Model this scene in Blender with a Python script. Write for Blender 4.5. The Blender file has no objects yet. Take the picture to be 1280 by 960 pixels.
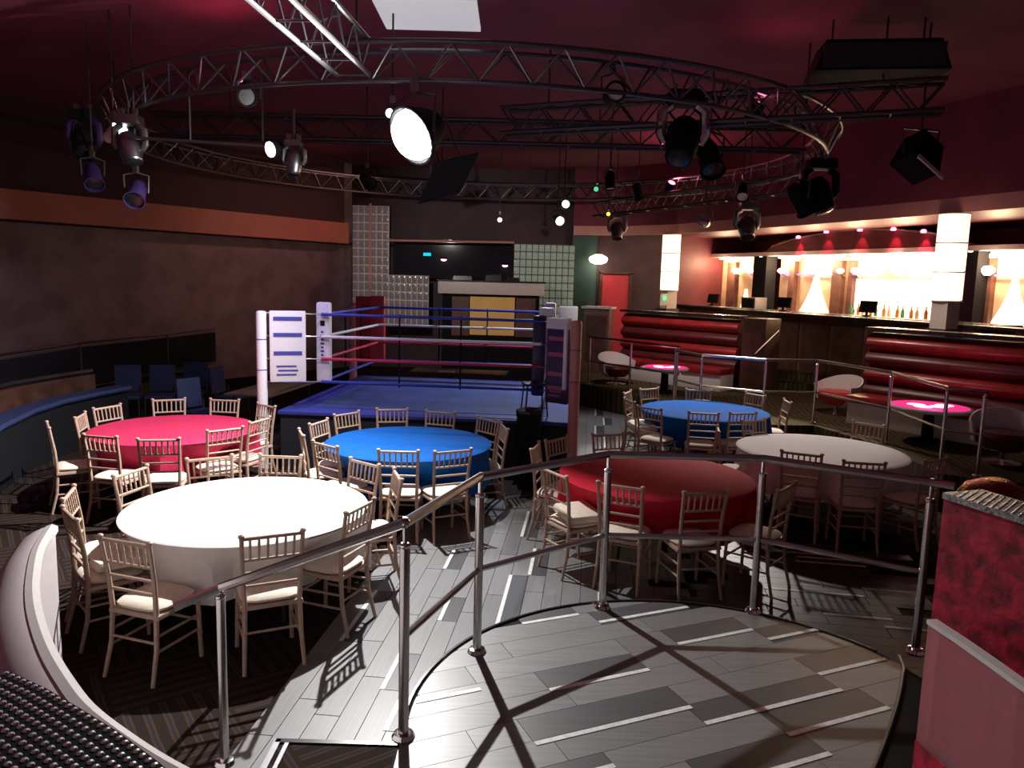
import bpy, bmesh, math, random
from mathutils import Vector, Matrix, Euler
random.seed(7)
R = math.radians
sc = bpy.context.scene
COL = sc.collection

# ------------------------------------------------------------------ camera
cam_d = bpy.data.cameras.new('camera')
cam = bpy.data.objects.new('camera', cam_d)
COL.objects.link(cam)
cam_d.sensor_fit = 'HORIZONTAL'; cam_d.sensor_width = 36.0
cam_d.lens = 36.0 * 960 / 1280
cam_d.clip_start = 0.05; cam_d.clip_end = 200
_p, _r = 0.133984, 0.026775
_f = Vector((0, math.cos(_p), -math.sin(_p))); _u = Vector((0, math.sin(_p), math.cos(_p))); _x = Vector((1, 0, 0))
_rx = _x * math.cos(_r) + _u * math.sin(_r); _uy = -_x * math.sin(_r) + _u * math.cos(_r)
m3 = Matrix((_rx, _uy, -_f)).transposed()
cam.matrix_world = Matrix.Translation((0, 0, 2.5676)) @ m3.to_4x4()
sc.camera = cam

# ------------------------------------------------------------------ world, exposure
w = bpy.data.worlds.new('world'); sc.world = w; w.use_nodes = True
w.node_tree.nodes['Background'].inputs[0].default_value = (0.55, 0.36, 0.44, 1)
w.node_tree.nodes['Background'].inputs[1].default_value = 0.10
sc.view_settings.view_transform = 'Standard'
sc.view_settings.look = 'None'
sc.view_settings.exposure = 0.0
sc.view_settings.gamma = 1.0
sc.view_settings.use_curve_mapping = False

# ------------------------------------------------------------------ lights (the bodies of the lamps are built further down)
def spot(name, loc, aim, power, color, size, blend, radius):
    d = bpy.data.lights.new(name, 'SPOT'); d.energy = power; d.color = color
    d.spot_size = R(size); d.spot_blend = blend; d.shadow_soft_size = radius
    o = bpy.data.objects.new(name, d); COL.objects.link(o); o.location = loc
    o.rotation_euler = (Vector(aim) - Vector(loc)).to_track_quat('-Z', 'Y').to_euler()
    return o
def point(name, loc, power, color, radius):
    d = bpy.data.lights.new(name, 'POINT'); d.energy = power; d.color = color; d.shadow_soft_size = radius
    o = bpy.data.objects.new(name, d); COL.objects.link(o); o.location = loc
    return o
LAMP = Vector((-1.08, 8.19, 4.03)); AIM = Vector((-.62, -.62, -.48)).normalized()
CUT = Vector((-.735, -.612, -.291))   # plane along which an added flag cuts the beam
spot('flood_light', LAMP + AIM * .21, LAMP + AIM * 3, 2350, (1.0, .97, .95), 180, 1.0, .03)
spot('violet_beam', (-2.75, 9.3, 3.95), (-3.6, 9.9, .6), 190, (.62, .5, 1.0), 110, .7, .05)
spot('ring_beam', (.6, 13.4, 4.25), (-1.2, 11.4, .8), 420, (.75, .85, 1.0), 80, .6, .08)
spot('side_beam', (3.88, 13.56, 3.98), (3.2, 11.0, .6), 900, (1.0, .92, .86), 57, .35, .08)
spot('tier_beam', (4.57, 12.22, 3.67), (6.0, 12.6, .9), 140, (1.0, .80, .70), 140, .9, .1)
spot('walkway_fill', (1.62, 13.55, 4.05), (1.75, 12.8, 0), 260, (.95, .97, 1.0), 75, .8, .06)  # added spot that brightens the walkway beside the ring
spot('sofa_fill', (2.40, 15.02, 4.05), (3.6, 16.8, 1.2), 260, (1.0, .82, .74), 80, .8, .06)  # added spot, lifts the farther sofa
spot('booth_fill', (-2.5, 13.3, 4.15), (-.8, 20.5, 2.3), 420, (1.0, .90, .84), 70, .8, .06)  # added to light the DJ booth and back screens
spot('fascia_fill', (-2.28, 17.32, 4.36), (-5.6, 19.0, 3.7), 130, (1.0, .45, .38), 90, .9, .06)  # coral spot added to brighten the left fascia

# ------------------------------------------------------------------ materials
def mat(name, col, rough=.6, metal=0.0, var=.12, scale=30.0, emit=None, estr=1.0, col2=None, bump=0.0, spec=.5):
    m = bpy.data.materials.new(name); m.use_nodes = True
    nt = m.node_tree; b = nt.nodes['Principled BSDF']
    b.inputs['Roughness'].default_value = rough; b.inputs['Metallic'].default_value = metal
    b.inputs['Specular IOR Level'].default_value = spec
    tc = nt.nodes.new('ShaderNodeTexCoord')
    n = nt.nodes.new('ShaderNodeTexNoise'); n.inputs['Scale'].default_value = scale; n.inputs['Detail'].default_value = 4
    nt.links.new(tc.outputs['Object'], n.inputs['Vector'])
    r = nt.nodes.new('ShaderNodeValToRGB')
    c2 = col2 if col2 else tuple(c * (1 - var) for c in col)
    c1 = col if col2 else tuple(min(1, c * (1 + var)) for c in col)
    r.color_ramp.elements[0].position = .35; r.color_ramp.elements[1].position = .65
    r.color_ramp.elements[0].color = (*c2, 1); r.color_ramp.elements[1].color = (*c1, 1)
    nt.links.new(n.outputs['Fac'], r.inputs['Fac'])
    nt.links.new(r.outputs['Color'], b.inputs['Base Color'])
    if bump:
        bp = nt.nodes.new('ShaderNodeBump'); bp.inputs['Strength'].default_value = bump; bp.inputs['Distance'].default_value = .01
        nt.links.new(n.outputs['Fac'], bp.inputs['Height']); nt.links.new(bp.outputs['Normal'], b.inputs['Normal'])
    if emit:
        b.inputs['Emission Color'].default_value = (*emit, 1); b.inputs['Emission Strength'].default_value = estr
    return m

def carpet(name, base, c1, c2, ang):
    m = bpy.data.materials.new(name); m.use_nodes = True
    nt = m.node_tree; b = nt.nodes['Principled BSDF']; b.inputs['Roughness'].default_value = .95
    b.inputs['Specular IOR Level'].default_value = .1
    L = nt.links.new
    tc = nt.nodes.new('ShaderNodeTexCoord'); mp = nt.nodes.new('ShaderNodeMapping')
    mp.inputs['Rotation'].default_value[2] = ang; L(tc.outputs['Object'], mp.inputs['Vector'])
    ws = []
    for k, (sc_, d) in enumerate(((3.2, 'X'), (3.2, 'Y'))):
        wv = nt.nodes.new('ShaderNodeTexWave'); wv.bands_direction = d; wv.inputs['Scale'].default_value = sc_
        wv.inputs['Distortion'].default_value = 0.6; L(mp.outputs['Vector'], wv.inputs['Vector']); ws.append(wv)
    ch = nt.nodes.new('ShaderNodeTexChecker'); ch.inputs['Scale'].default_value = 1.7; L(mp.outputs['Vector'], ch.inputs['Vector'])
    mx = nt.nodes.new('ShaderNodeMix'); mx.data_type = 'FLOAT'
    L(ch.outputs['Fac'], mx.inputs[0]); L(ws[0].outputs['Fac'], mx.inputs[2]); L(ws[1].outputs['Fac'], mx.inputs[3])
    rp = nt.nodes.new('ShaderNodeValToRGB'); e = rp.color_ramp.elements
    e[0].position = .0; e[0].color = (*base, 1); e[1].position = .8; e[1].color = (*c1, 1)
    k = e.new(.55); k.color = (*base, 1); k = e.new(.97); k.color = (*c2, 1)
    L(mx.outputs[0], rp.inputs['Fac']); L(rp.outputs['Color'], b.inputs['Base Color'])
    return m

def plank_mat(name, c, c2):
    m = bpy.data.materials.new(name); m.use_nodes = True
    nt = m.node_tree; b = nt.nodes['Principled BSDF']; b.inputs['Roughness'].default_value = .42
    L = nt.links.new
    tc = nt.nodes.new('ShaderNodeTexCoord'); mp = nt.nodes.new('ShaderNodeMapping')
    mp.inputs['Scale'].default_value = (2.5, 60, 1); L(tc.outputs['Object'], mp.inputs['Vector'])
    n = nt.nodes.new('ShaderNodeTexNoise'); n.inputs['Scale'].default_value = 1.0; n.inputs['Detail'].default_value = 5
    L(mp.outputs['Vector'], n.inputs['Vector'])
    rp = nt.nodes.new('ShaderNodeValToRGB'); e = rp.color_ramp.elements
    e[0].position = .3; e[0].color = (*c2, 1); e[1].position = .7; e[1].color = (*c, 1)
    L(n.outputs['Fac'], rp.inputs['Fac']); L(rp.outputs['Color'], b.inputs['Base Color'])
    return m

M = {}
M['carpet'] = carpet('brown_carpet', (.020, .014, .011), (.07, .034, .015), (.02, .022, .03), .95)
M['carpet2'] = carpet('tier_carpet', (.045, .034, .020), (.16, .11, .05), (.06, .055, .025), .15)
M['plankA'] = plank_mat('plank_pale_grey', (.22, .22, .225), (.165, .165, .17))
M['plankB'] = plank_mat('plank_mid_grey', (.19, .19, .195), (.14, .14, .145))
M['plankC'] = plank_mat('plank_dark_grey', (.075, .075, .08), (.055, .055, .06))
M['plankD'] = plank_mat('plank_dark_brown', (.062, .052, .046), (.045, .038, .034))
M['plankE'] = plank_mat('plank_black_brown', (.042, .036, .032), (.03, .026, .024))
M['inlay'] = mat('white_inlay', (.75, .76, .74), .4)
M['ceil'] = mat('wine_ceiling', (.25, .05, .085), .8, var=.15, scale=1.2)
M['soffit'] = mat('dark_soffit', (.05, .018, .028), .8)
M['fasciaL'] = mat('coral_fascia', (.42, .13, .10), .6, var=.05, scale=3)
M['fasciaR'] = mat('pink_fascia', (.80, .38, .33), .55, var=.05, scale=3)
M['wallL'] = mat('plum_wall', (.22, .15, .19), .75, var=.2, scale=2)
M['wallB'] = mat('dark_back_wall', (.06, .028, .04), .6, var=.2, scale=2)
M['wallR'] = mat('oxblood_wall', (.13, .022, .03), .55, var=.2, scale=2)
M['teal'] = mat('teal_wall', (.03, .075, .07), .6)
M['black'] = mat('black_matte', (.012, .012, .014), .75, spec=.08)
M['blackg'] = mat('black_gloss', (.015, .015, .018), .25)
M['steel'] = mat('brushed_steel', (.62, .58, .56), .24, 1.0, var=.05, scale=80)
M['chrome'] = mat('chrome', (.8, .8, .8), .12, 1.0, var=.03)
M['alu'] = mat('truss_aluminium', (.20, .20, .21), .38, 1.0, var=.06)
M['alub'] = mat('bright_aluminium', (.62, .62, .64), .34, 1.0, var=.06)
M['alud'] = mat('black_truss_paint', (.05, .045, .05), .45, .3)
M['wood'] = mat('limewashed_wood', (.46, .325, .245), .45, var=.1, scale=25)
M['cushion'] = mat('ivory_fabric', (.78, .70, .58), .85, var=.05)
M['cl_white'] = mat('white_cloth', (.86, .84, .84), .85, var=.03, scale=12, spec=.12)
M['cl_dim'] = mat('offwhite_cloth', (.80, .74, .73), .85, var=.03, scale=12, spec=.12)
M['cl_violet_cast'] = mat('red_cloth_violet_cast', (.52, .03, .09), .8, var=.08, scale=14, spec=.12)  # red cloth with the violet light's pink cast in its colour
M['cl_red'] = mat('red_cloth', (.58, .018, .045), .8, var=.08, scale=14, spec=.12)
M['cl_blue'] = mat('blue_cloth', (.004, .085, .36), .8, var=.08, scale=14, spec=.12)
M['canvas'] = mat('blue_canvas', (.045, .07, .24), .7, var=.25, scale=1.5)
M['canvas_edge'] = mat('blue_canvas_border', (.035, .045, .30), .65)
M['skirt'] = mat('black_skirt', (.012, .013, .022), .8)
M['pad_w'] = mat('white_vinyl', (.78, .76, .80), .35, var=.03)
M['pad_r'] = mat('red_vinyl', (.55, .05, .05), .35, var=.05)
M['pad_n'] = mat('navy_vinyl', (.035, .02, .09), .4)
M['pad_p'] = mat('pink_vinyl', (.62, .27, .25), .45, var=.05)
M['strp_b'] = mat('blue_print', (.06, .06, .34), .5)
M['strp_p'] = mat('pink_print', (.42, .10, .20), .5)
M['r_blue'] = mat('blue_rope', (.03, .05, .38), .5)
M['r_white'] = mat('white_rope', (.8, .76, .76), .5)
M['r_red'] = mat('red_rope', (.55, .03, .07), .5)
M['tabletop'] = mat('brown_tabletop', (.16, .10, .06), .4, scale=6)
M['cream'] = mat('cream_panel', (.74, .66, .62), .5, var=.05)
M['amber'] = mat('amber_panel', (.55, .32, .09), .5, var=.12, scale=2, emit=(.5, .26, .07), estr=.25)  # weak emission makes the panel look more strongly lit
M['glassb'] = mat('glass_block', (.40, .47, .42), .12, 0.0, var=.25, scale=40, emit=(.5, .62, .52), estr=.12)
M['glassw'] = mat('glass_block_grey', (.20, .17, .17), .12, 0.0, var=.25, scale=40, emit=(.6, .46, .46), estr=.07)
M['mortar'] = mat('mortar_painted_glow', (.75, .66, .62), .7, emit=(.7, .6, .55), estr=.05)  # faint emission brightens the joints as if lit
M['mortard'] = mat('dark_mortar', (.16, .18, .16), .7)
M['darkglass'] = mat('dark_glass', (.02, .018, .026), .08)
M['sofa'] = mat('red_leather', (.30, .022, .022), .32, var=.2, scale=5)
M['sofad'] = mat('dark_red_leather', (.10, .016, .018), .4, var=.2, scale=5)
M['white_g'] = mat('white_gloss', (.72, .70, .68), .25, var=.03)
M['darkwood'] = mat('dark_wood', (.075, .032, .022), .4, var=.3, scale=5)
M['brownwall'] = mat('brown_panel', (.14, .06, .045), .5, var=.25, scale=4)
M['velvet'] = mat('crushed_velvet', (.66, .015, .06), .6, scale=15, col2=(.17, .003, .02), bump=.5)
_nt = M['velvet'].node_tree
for _n in _nt.nodes:
    if _n.type == 'TEX_NOISE': _n.inputs['Detail'].default_value = 7; _n.inputs['Distortion'].default_value = .3
    if _n.type == 'VALTORGB': _n.color_ramp.elements[0].position = .36; _n.color_ramp.elements[1].position = .68
M['shell'] = mat('white_acrylic', (.72, .66, .68), .3, var=.04)
M['acryl'] = mat('acrylic_pink_reflection', (.86, .44, .49), .42, var=.03)  # pink base stands in for the velvet's reflection on white acrylic
M['acryl'].node_tree.nodes['Principled BSDF'].inputs['Transmission Weight'].default_value = .7
M['acryl'].node_tree.nodes['Principled BSDF'].inputs['IOR'].default_value = 1.15
M['perfl'] = mat('pale_perforated_metal', (.42, .44, .44), .4, .8, scale=90, col2=(.10, .10, .11))
M['perf'] = mat('dark_perforated_metal', (.006, .006, .007), .8, spec=.03)
M['stud'] = mat('bright_stud_metal', (.72, .74, .73), .30, 1.0, var=.02)
M['bluev'] = mat('blue_vinyl', (.025, .038, .105), .4)
M['navyf'] = mat('navy_fabric', (.02, .03, .085), .8)
M['copper'] = mat('copper_sequins', (.70, .26, .10), .25, 1.0, scale=60, col2=(.25, .07, .03), bump=.8)
M['e_lamp'] = mat('lamp_glow', (1, 1, 1), emit=(1, .98, .95), estr=25)
M['e_small'] = mat('small_lamp_glow', (1, 1, 1), emit=(1, .98, .95), estr=6)
M['e_blue'] = mat('violet_lamp_glow', (1, 1, 1), emit=(.75, .75, 1), estr=7)
M['e_warm'] = mat('warm_lamp_glow', (1, .85, .6), emit=(1, .82, .55), estr=5)
M['e_col'] = mat('column_glow', (.9, .8, .7), .5, scale=2.2, emit=(1, .74, .54), estr=1.7)
M['e_niche'] = mat('niche_glow', (.9, .8, .6), .5, emit=(1, .80, .55), estr=1.9)
M['e_wash'] = mat('bar_wall_cream', (.72, .50, .33), .5, scale=3)
M['e_cove'] = mat('cove_glow', (1, .8, .5), emit=(1, .74, .42), estr=3)
M['e_mag'] = mat('magenta_glow', (.7, .02, .3), emit=(1, .03, .35), estr=1.6, scale=55)
M['e_magdot'] = mat('magenta_bubble_glow', (1, .3, .7), emit=(1, .25, .65), estr=3)
M['e_pink'] = mat('pink_table_glow', (.8, .03, .25), .2, emit=(1, .05, .28), estr=.75)
M['e_pinkw'] = mat('white_table_glow', (1, .8, .85), .2, emit=(1, .78, .84), estr=1.2)
M['e_cyan'] = mat('cyan_glow', (0, .5, .6), emit=(.0, .55, .7), estr=1.2)
M['e_purp'] = mat('purple_glow', (.5, .1, .8), emit=(.75, .18, 1), estr=1.5)
M['e_red'] = mat('red_lamp_glow', (1, .1, .2), emit=(1, .12, .25), estr=8)
M['e_green'] = mat('green_glow', (.1, .6, .3), emit=(.1, .7, .35), estr=1)
M['e_yel'] = mat('yellow_glow', (.8, .7, .1), emit=(.9, .75, .1), estr=1.5)
M['btl_g'] = mat('green_bottle', (.05, .22, .1), .15)
M['btl_a'] = mat('amber_bottle', (.4, .16, .03), .15)
M['btl_c'] = mat('clear_bottle', (.6, .58, .5), .12)
M['door_r'] = mat('red_door_painted_glow', (.42, .03, .04), .5, emit=(.6, .04, .05), estr=.15)  # faint emission stands in for light falling on the door
M['ceilp'] = mat('white_panel_painted_glow', (.75, .75, .75), .6, emit=(.95, .95, 1), estr=.42)  # emission stands in for lamplight that misses the panel
M['greysteel'] = mat('grey_step_metal', (.25, .25, .25), .4, .5)

# ------------------------------------------------------------------ mesh helpers
class MB:
    def __init__(s): s.v = []; s.f = []
    def add(s, vs, fs):
        o = len(s.v); s.v += [tuple(v) for v in vs]; s.f += [tuple(i + o for i in f) for f in fs]; return s
    def box(s, c, d, rz=0, top=1.0):
        x, y, z = (k / 2 for k in d); ca, sa = math.cos(rz), math.sin(rz); vs = []
        for sx, sy, sz in ((-1,-1,-1),(1,-1,-1),(1,1,-1),(-1,1,-1),(-1,-1,1),(1,-1,1),(1,1,1),(-1,1,1)):
            k = top if sz > 0 else 1
            px, py = sx * x * k, sy * y * k
            vs.append((c[0] + px * ca - py * sa, c[1] + px * sa + py * ca, c[2] + sz * z))
        return s.add(vs, ((3,2,1,0),(4,5,6,7),(0,1,5,4),(1,2,6,5),(2,3,7,6),(3,0,4,7)))
    def tube(s, pts, r, n=8, cap=True):
        pts = [Vector(p) for p in pts]; rs = r if isinstance(r, (list, tuple)) else [r] * len(pts)
        vs = []; fs = []; up = None
        for i, p in enumerate(pts):
            d = (pts[min(i+1, len(pts)-1)] - pts[max(i-1, 0)]).normalized()
            if up is None:
                up = Vector((0, 0, 1)) if abs(d.z) < .9 else Vector((1, 0, 0))
            a = d.cross(up).normalized(); b = a.cross(d).normalized(); up = b
            for k in range(n):
                t = 2 * math.pi * k / n
                vs.append(p + (a * math.cos(t) + b * math.sin(t)) * rs[i])
        for i in range(len(pts) - 1):
            for k in range(n):
                fs.append((i*n+k, i*n+(k+1) % n, (i+1)*n+(k+1) % n, (i+1)*n+k))
        if cap:
            fs.append(tuple(range(n-1, -1, -1))); fs.append(tuple(range((len(pts)-1)*n, len(pts)*n)))
        return s.add(vs, fs)
    def lathe(s, prof, n=20, c=(0, 0, 0)):
        vs = []; fs = []
        for (r, z) in prof:
            for k in range(n):
                t = 2 * math.pi * k / n; vs.append((c[0] + r * math.cos(t), c[1] + r * math.sin(t), c[2] + z))
        for i in range(len(prof) - 1):
            for k in range(n):
                fs.append((i*n+k, i*n+(k+1) % n, (i+1)*n+(k+1) % n, (i+1)*n+k))
        fs.append(tuple(range(n-1, -1, -1))); fs.append(tuple(range((len(prof)-1)*n, len(prof)*n)))
        return s.add(vs, fs)
    def extr(s, poly, z0, z1):
        n = len(poly); vs = [(x, y, z0) for x, y in poly] + [(x, y, z1) for x, y in poly]
        fs = [tuple(range(n-1, -1, -1)), tuple(range(n, 2*n))] + [(i, (i+1) % n, n+(i+1) % n, n+i) for i in range(n)]
        return s.add(vs, fs)
    def prism(s, prof, a, b):
        """profile (u outward, z) swept from a to b (xy points); u along the left normal"""
        a = Vector(a[:2]); b = Vector(b[:2]); d = (b - a).normalized(); nn = Vector((-d.y, d.x)); n = len(prof); vs = []
        for p in (a, b):
            for u, z in prof: vs.append((p.x + nn.x*u, p.y + nn.y*u, z))
        fs = [tuple(range(n)), tuple(range(2*n-1, n-1, -1))] + [(i, n+i, n+(i+1) % n, (i+1) % n) for i in range(n)]
        return s.add(vs, fs)
    def obj(s, name, m, parent=None, smooth=True, loc=None, rz=0, bevel=0):
        me = bpy.data.meshes.new(name); me.from_pydata(s.v, [], s.f); me.update()
        bm = bmesh.new(); bm.from_mesh(me); bmesh.ops.recalc_face_normals(bm, faces=bm.faces)
        if bevel: bmesh.ops.bevel(bm, geom=bm.edges[:] , offset=bevel, segments=2, affect='EDGES', profile=.6)
        bm.to_mesh(me); bm.free()
        if smooth:
            me.polygons.foreach_set('use_smooth', [True] * len(me.polygons)); me.set_sharp_from_angle(angle=R(38))
        me.materials.append(M[m] if isinstance(m, str) else m)
        o = bpy.data.objects.new(name, me); COL.objects.link(o)
        if parent: o.parent = parent
        if loc is not None: o.location = loc
        o.rotation_euler[2] = rz
        return o

def link(name, me, parent, loc=(0, 0, 0), rz=0):
    o = bpy.data.objects.new(name, me); COL.objects.link(o); o.parent = parent; o.location = loc; o.rotation_euler[2] = rz
    return o
def tag(o, label, cat, group=None):
    o['label'] = label; o['category'] = cat
    if group: o['group'] = group
    return o
def thing(name, label, cat, loc=(0, 0, 0), rz=0, group=None):
    o = bpy.data.objects.new(name, None); COL.objects.link(o); o.empty_display_size = .1
    o.location = loc; o.rotation_euler = (0, 0, rz)
    return tag(o, label, cat, group)
def struct(name, mb, m, parent=None, smooth=False):
    o = mb.obj(name, m, parent, smooth)
    if not parent: o['kind'] = 'structure'
    return o
def dup(root, loc, rz, label, group=None):
    r = root.copy(); COL.objects.link(r); r.location = loc; r.rotation_euler = (0, 0, rz); r['label'] = label
    if group: r['group'] = group
    for ch in list(root.children):
        c = ch.copy(); COL.objects.link(c); c.parent = r
        for g in ch.children:
            d = g.copy(); COL.objects.link(d); d.parent = c
    return r
_bar = {}
def bar(name, p, q, r, m, parent):
    """a straight tube between two points; all bars of one material share a unit cylinder"""
    if m not in _bar:
        o0 = MB().tube([(0, 0, 0), (0, 0, 1)], 1, 8).obj('bar', m); _bar[m] = o0.data; bpy.data.objects.remove(o0)
    p = Vector(p); q = Vector(q); o = bpy.data.objects.new(name, _bar[m]); COL.objects.link(o); o.parent = parent
    o.location = p; o.rotation_mode = 'QUATERNION'; o.rotation_quaternion = (q - p).to_track_quat('Z', 'Y')
    o.scale = (r, r, (q - p).length); return o

# ================================================================== THE SETTING
floor = struct('floor', MB().box((-1, 11.2, -.1), (26, 26, .2)), 'carpet')

# ---- planks
PLK = {}
def plank_mesh(m, L, W):
    k = (m, round(L, 2), round(W, 3))
    if k not in PLK:
        o = MB().box((0, 0, .004), (L - .004, W - .004, .008), top=.996).obj('plank', m, smooth=False)
        PLK[k] = o.data; bpy.data.objects.remove(o)
    return PLK[k]
INL = {}
def inlay_mesh(L):
    k = round(L, 2)
    if k not in INL:
        o = MB().box((0, 0, .0055), (L, .03, .011)).obj('inlay_strip', 'inlay', smooth=False); INL[k] = o.data; bpy.data.objects.remove(o)
    return INL[k]
def planks(parent, d, n0, rows, pitch, u0, u1, length, z, inside, stripes, tones=('plankA', 'plankA', 'plankA', 'plankB'), deep='plankC'):
    """rows of boards along direction d; stripes = (n, ua, ub) white inlays with a darker board beside each"""
    nx, ny = d[1], -d[0]; ang = math.atan2(d[1], d[0])
    for k in range(rows):
        n = n0 + k * pitch; nc = n + pitch / 2
        mine = sorted((a, b) for (sn, a, b) in stripes if abs(sn - n) < pitch*.5)
        cuts = [u0 - random.random() * length]
        for a, b in mine:
            while cuts[-1] + length < a - .25: cuts.append(cuts[-1] + length)
            if a - cuts[-1] > .12: cuts.append(a)
            if b > cuts[-1]: cuts.append(b)
        while cuts[-1] < u1: cuts.append(cuts[-1] + length)
        for a, b in zip(cuts, cuts[1:]):
            uc = (a + b) / 2; x, y = d[0]*uc + nx*nc, d[1]*uc + ny*nc
            if b - a > .06 and inside(x, y):
                dark = any(a < (p+q)/2 < b for p, q in mine)
                c = deep if dark else random.choice(tones)
                link('plank', plank_mesh(c, b - a, pitch), parent, (x, y, z), ang)
    for (n, a, b) in stripes:
        uc = (a + b) / 2
        link('inlay_strip', inlay_mesh(b - a), parent, (d[0]*uc + nx*n, d[1]*uc + ny*n, z), ang)
PC = (.98, 3.47); PR = 1.47
def in_walk(x, y):
    if math.hypot(x - PC[0], y - PC[1]) < PR + .02: return False
    if y > 9.3: return x > .98 and x < 2.35 and y < 17.5
    if x > 1.55 and y > 4.0 and y < 9.3: return False
    return y > 3.42 and not (y < 4.3 and x > .2) and not (x > -.5 and y < 3.6)
d1 = (.1, .995)
planks(floor, d1, -1.83, 20, .1525, 3.2, 17.4, .95, 0, in_walk,
       [(-1.21, 6.47, 6.95), (-.61, 5.40, 6.42), (-1.05, 5.43, 5.87), (-1.21, 4.41, 4.89), (-.61, 7.45, 8.32), (-.45, 6.45, 7.13),
        (-1.07, 3.98, 4.30), (.15, 12.97, 13.71), (.30, 11.91, 12.87), (.16, 14.81, 15.78), (.31, 13.83, 14.58), (.16, 5.52, 6.37), (-1.15, 8.22, 8.87),
        (-1.67, 5.0, 5.9)])
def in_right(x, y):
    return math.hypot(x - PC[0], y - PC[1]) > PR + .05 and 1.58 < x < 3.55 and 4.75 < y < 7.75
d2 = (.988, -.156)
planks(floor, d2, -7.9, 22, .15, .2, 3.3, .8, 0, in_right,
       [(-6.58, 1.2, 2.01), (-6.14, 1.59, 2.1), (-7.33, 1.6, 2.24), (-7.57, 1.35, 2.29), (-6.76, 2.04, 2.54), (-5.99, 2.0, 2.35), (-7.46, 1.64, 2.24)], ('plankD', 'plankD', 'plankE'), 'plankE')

# ---- raised platform behind the steel railing
arc = [(PC[0] + PR * math.cos(R(a)), PC[1] + PR * math.sin(R(a))) for a in range(32, 190, 5)]
plat = struct('stage_platform', MB().extr([(-.49, 3.0), (-.2, 1.2), (2.6, 1.2), (2.5, 3.4)] + arc[:], 0, .45), 'black')
def in_plat(x, y):
    if y < 2.55: return False
    if x > 1.0 and (x - 1.0) > (y - 2.62) * 1.03 + .08 and y < 3.9: return False
    return True
# boards cut to the rounded front edge
def clip_poly(poly):
    """keep the part of a convex board inside the rounded platform outline (r = PR - .03)"""
    rr = PR - .035; pts = []
    def inside(p):
        if p[1] < 3.3 and p[0] > -.47: ok = True
        else: ok = math.hypot(p[0]-PC[0], p[1]-PC[1]) < rr
        # right-hand trim curve
        tx = 2.28 - max(0, 4.2 - p[1])**1.15 * .62
        return ok and p[0] < tx + (.02) and p[0] > -.47
    N = len(poly)
    dense = []
    for i in range(N):
        a, b = poly[i], poly[(i+1) % N]
        for t in range(24): dense.append((a[0] + (b[0]-a[0]) * t/24, a[1] + (b[1]-a[1]) * t/24))
    cx = sum(p[0] for p in poly)/N; cy = sum(p[1] for p in poly)/N
    seeds = [(cx, cy)] + [((cx+p[0])/2, (cy+p[1])/2) for p in poly]
    seed = next((q for q in seeds if inside(q)), None)
    if seed is None: return None
    for p in dense:
        if inside(p): pts.append(p); continue
        lo, hi = 0., 1.
        for _ in range(16):
            mid = (lo+hi)/2; q = (seed[0]+(p[0]-seed[0])*mid, seed[1]+(p[1]-seed[1])*mid)
            if inside(q): lo = mid
            else: hi = mid
        pts.append((seed[0]+(p[0]-seed[0])*lo, seed[1]+(p[1]-seed[1])*lo))
    return pts
d3 = (.9165, .40); n3 = (-.40, .9165)
PST = []
for a, b in [((-.44, 3.6), (-.12, 3.75)), ((.15, 3.28), (.95, 3.63)), ((.25, 3.73), (.79, 4.02)), ((1.36, 3.41), (1.97, 3.67)), ((.99, 3.47), (1.79, 3.85)),
             ((1.74, 3.99), (2.2, 4.2)), ((1.03, 4.3), (1.53, 4.54)), ((1.59, 4.41), (1.95, 4.55)), ((.11, 4.51), (.46, 4.70)), ((.59, 4.57), (1.2, 4.85)), ((.9, 3.0), (1.5, 3.27)), ((-.4, 2.75), (.5, 3.13))]:
    ua, ub = sorted((d3[0]*a[0] + d3[1]*a[1], d3[0]*b[0] + d3[1]*b[1])); nn_ = n3[0]*(a[0]+b[0])/2 + n3[1]*(a[1]+b[1])/2
    PST.append((nn_, ua, ub)); uc = (ua + ub)/2
    link('inlay_strip', inlay_mesh(ub - ua), plat, (d3[0]*uc + n3[0]*nn_, d3[1]*uc + n3[1]*nn_, .45), math.atan2(d3[1], d3[0]))
for k in range(17):
    n = 1.45 + k * .19; cuts = [.2 - (k * .37 % 1.0) * .95]
    mine = sorted((a, b) for (sn, a, b) in PST if abs(sn - n) < .095)
    for a, b in mine:
        while cuts[-1] + .95 < a - .25: cuts.append(cuts[-1] + .95)
        if a - cuts[-1] > .12: cuts.append(a)
        if b > cuts[-1]: cuts.append(b)
    while cuts[-1] < 4.6: cuts.append(cuts[-1] + .95)
    for a, b in zip(cuts, cuts[1:]):
        if b - a < .06: continue
        poly = [(d3[0]*q + n3[0]*v, d3[1]*q + n3[1]*v) for q, v in ((a+.0015, n+.0015), (b-.0015, n+.0015), (b-.0015, n+.1885), (a+.0015, n+.1885))]
        c = clip_poly(poly)
        if c:
            dark = any(a - .01 < (p+q)/2 < b for p, q in mine)
            MB().extr(c, .45, .458).obj('plank', 'plankC' if dark else random.choice(('plankA', 'plankA', 'plankB')), plat, smooth=False)
MB().tube([(x, y, .452) for x, y in [(PC[0] + (PR-.01)*math.cos(R(a)), PC[1] + (PR-.01)*math.sin(R(a))) for a in range(34, 190, 4)]], .014, 6).obj('edge_nosing', 'blackg', plat)
MB().tube([(2.28 - max(0, 4.2 - y)**1.15*.62 + .02, y, .455) for y in [4.24, 4.1, 3.9, 3.7, 3.5, 3.3, 3.1, 2.9, 2.7]], .012, 6).obj('edge_trim', 'alu', plat)

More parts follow.
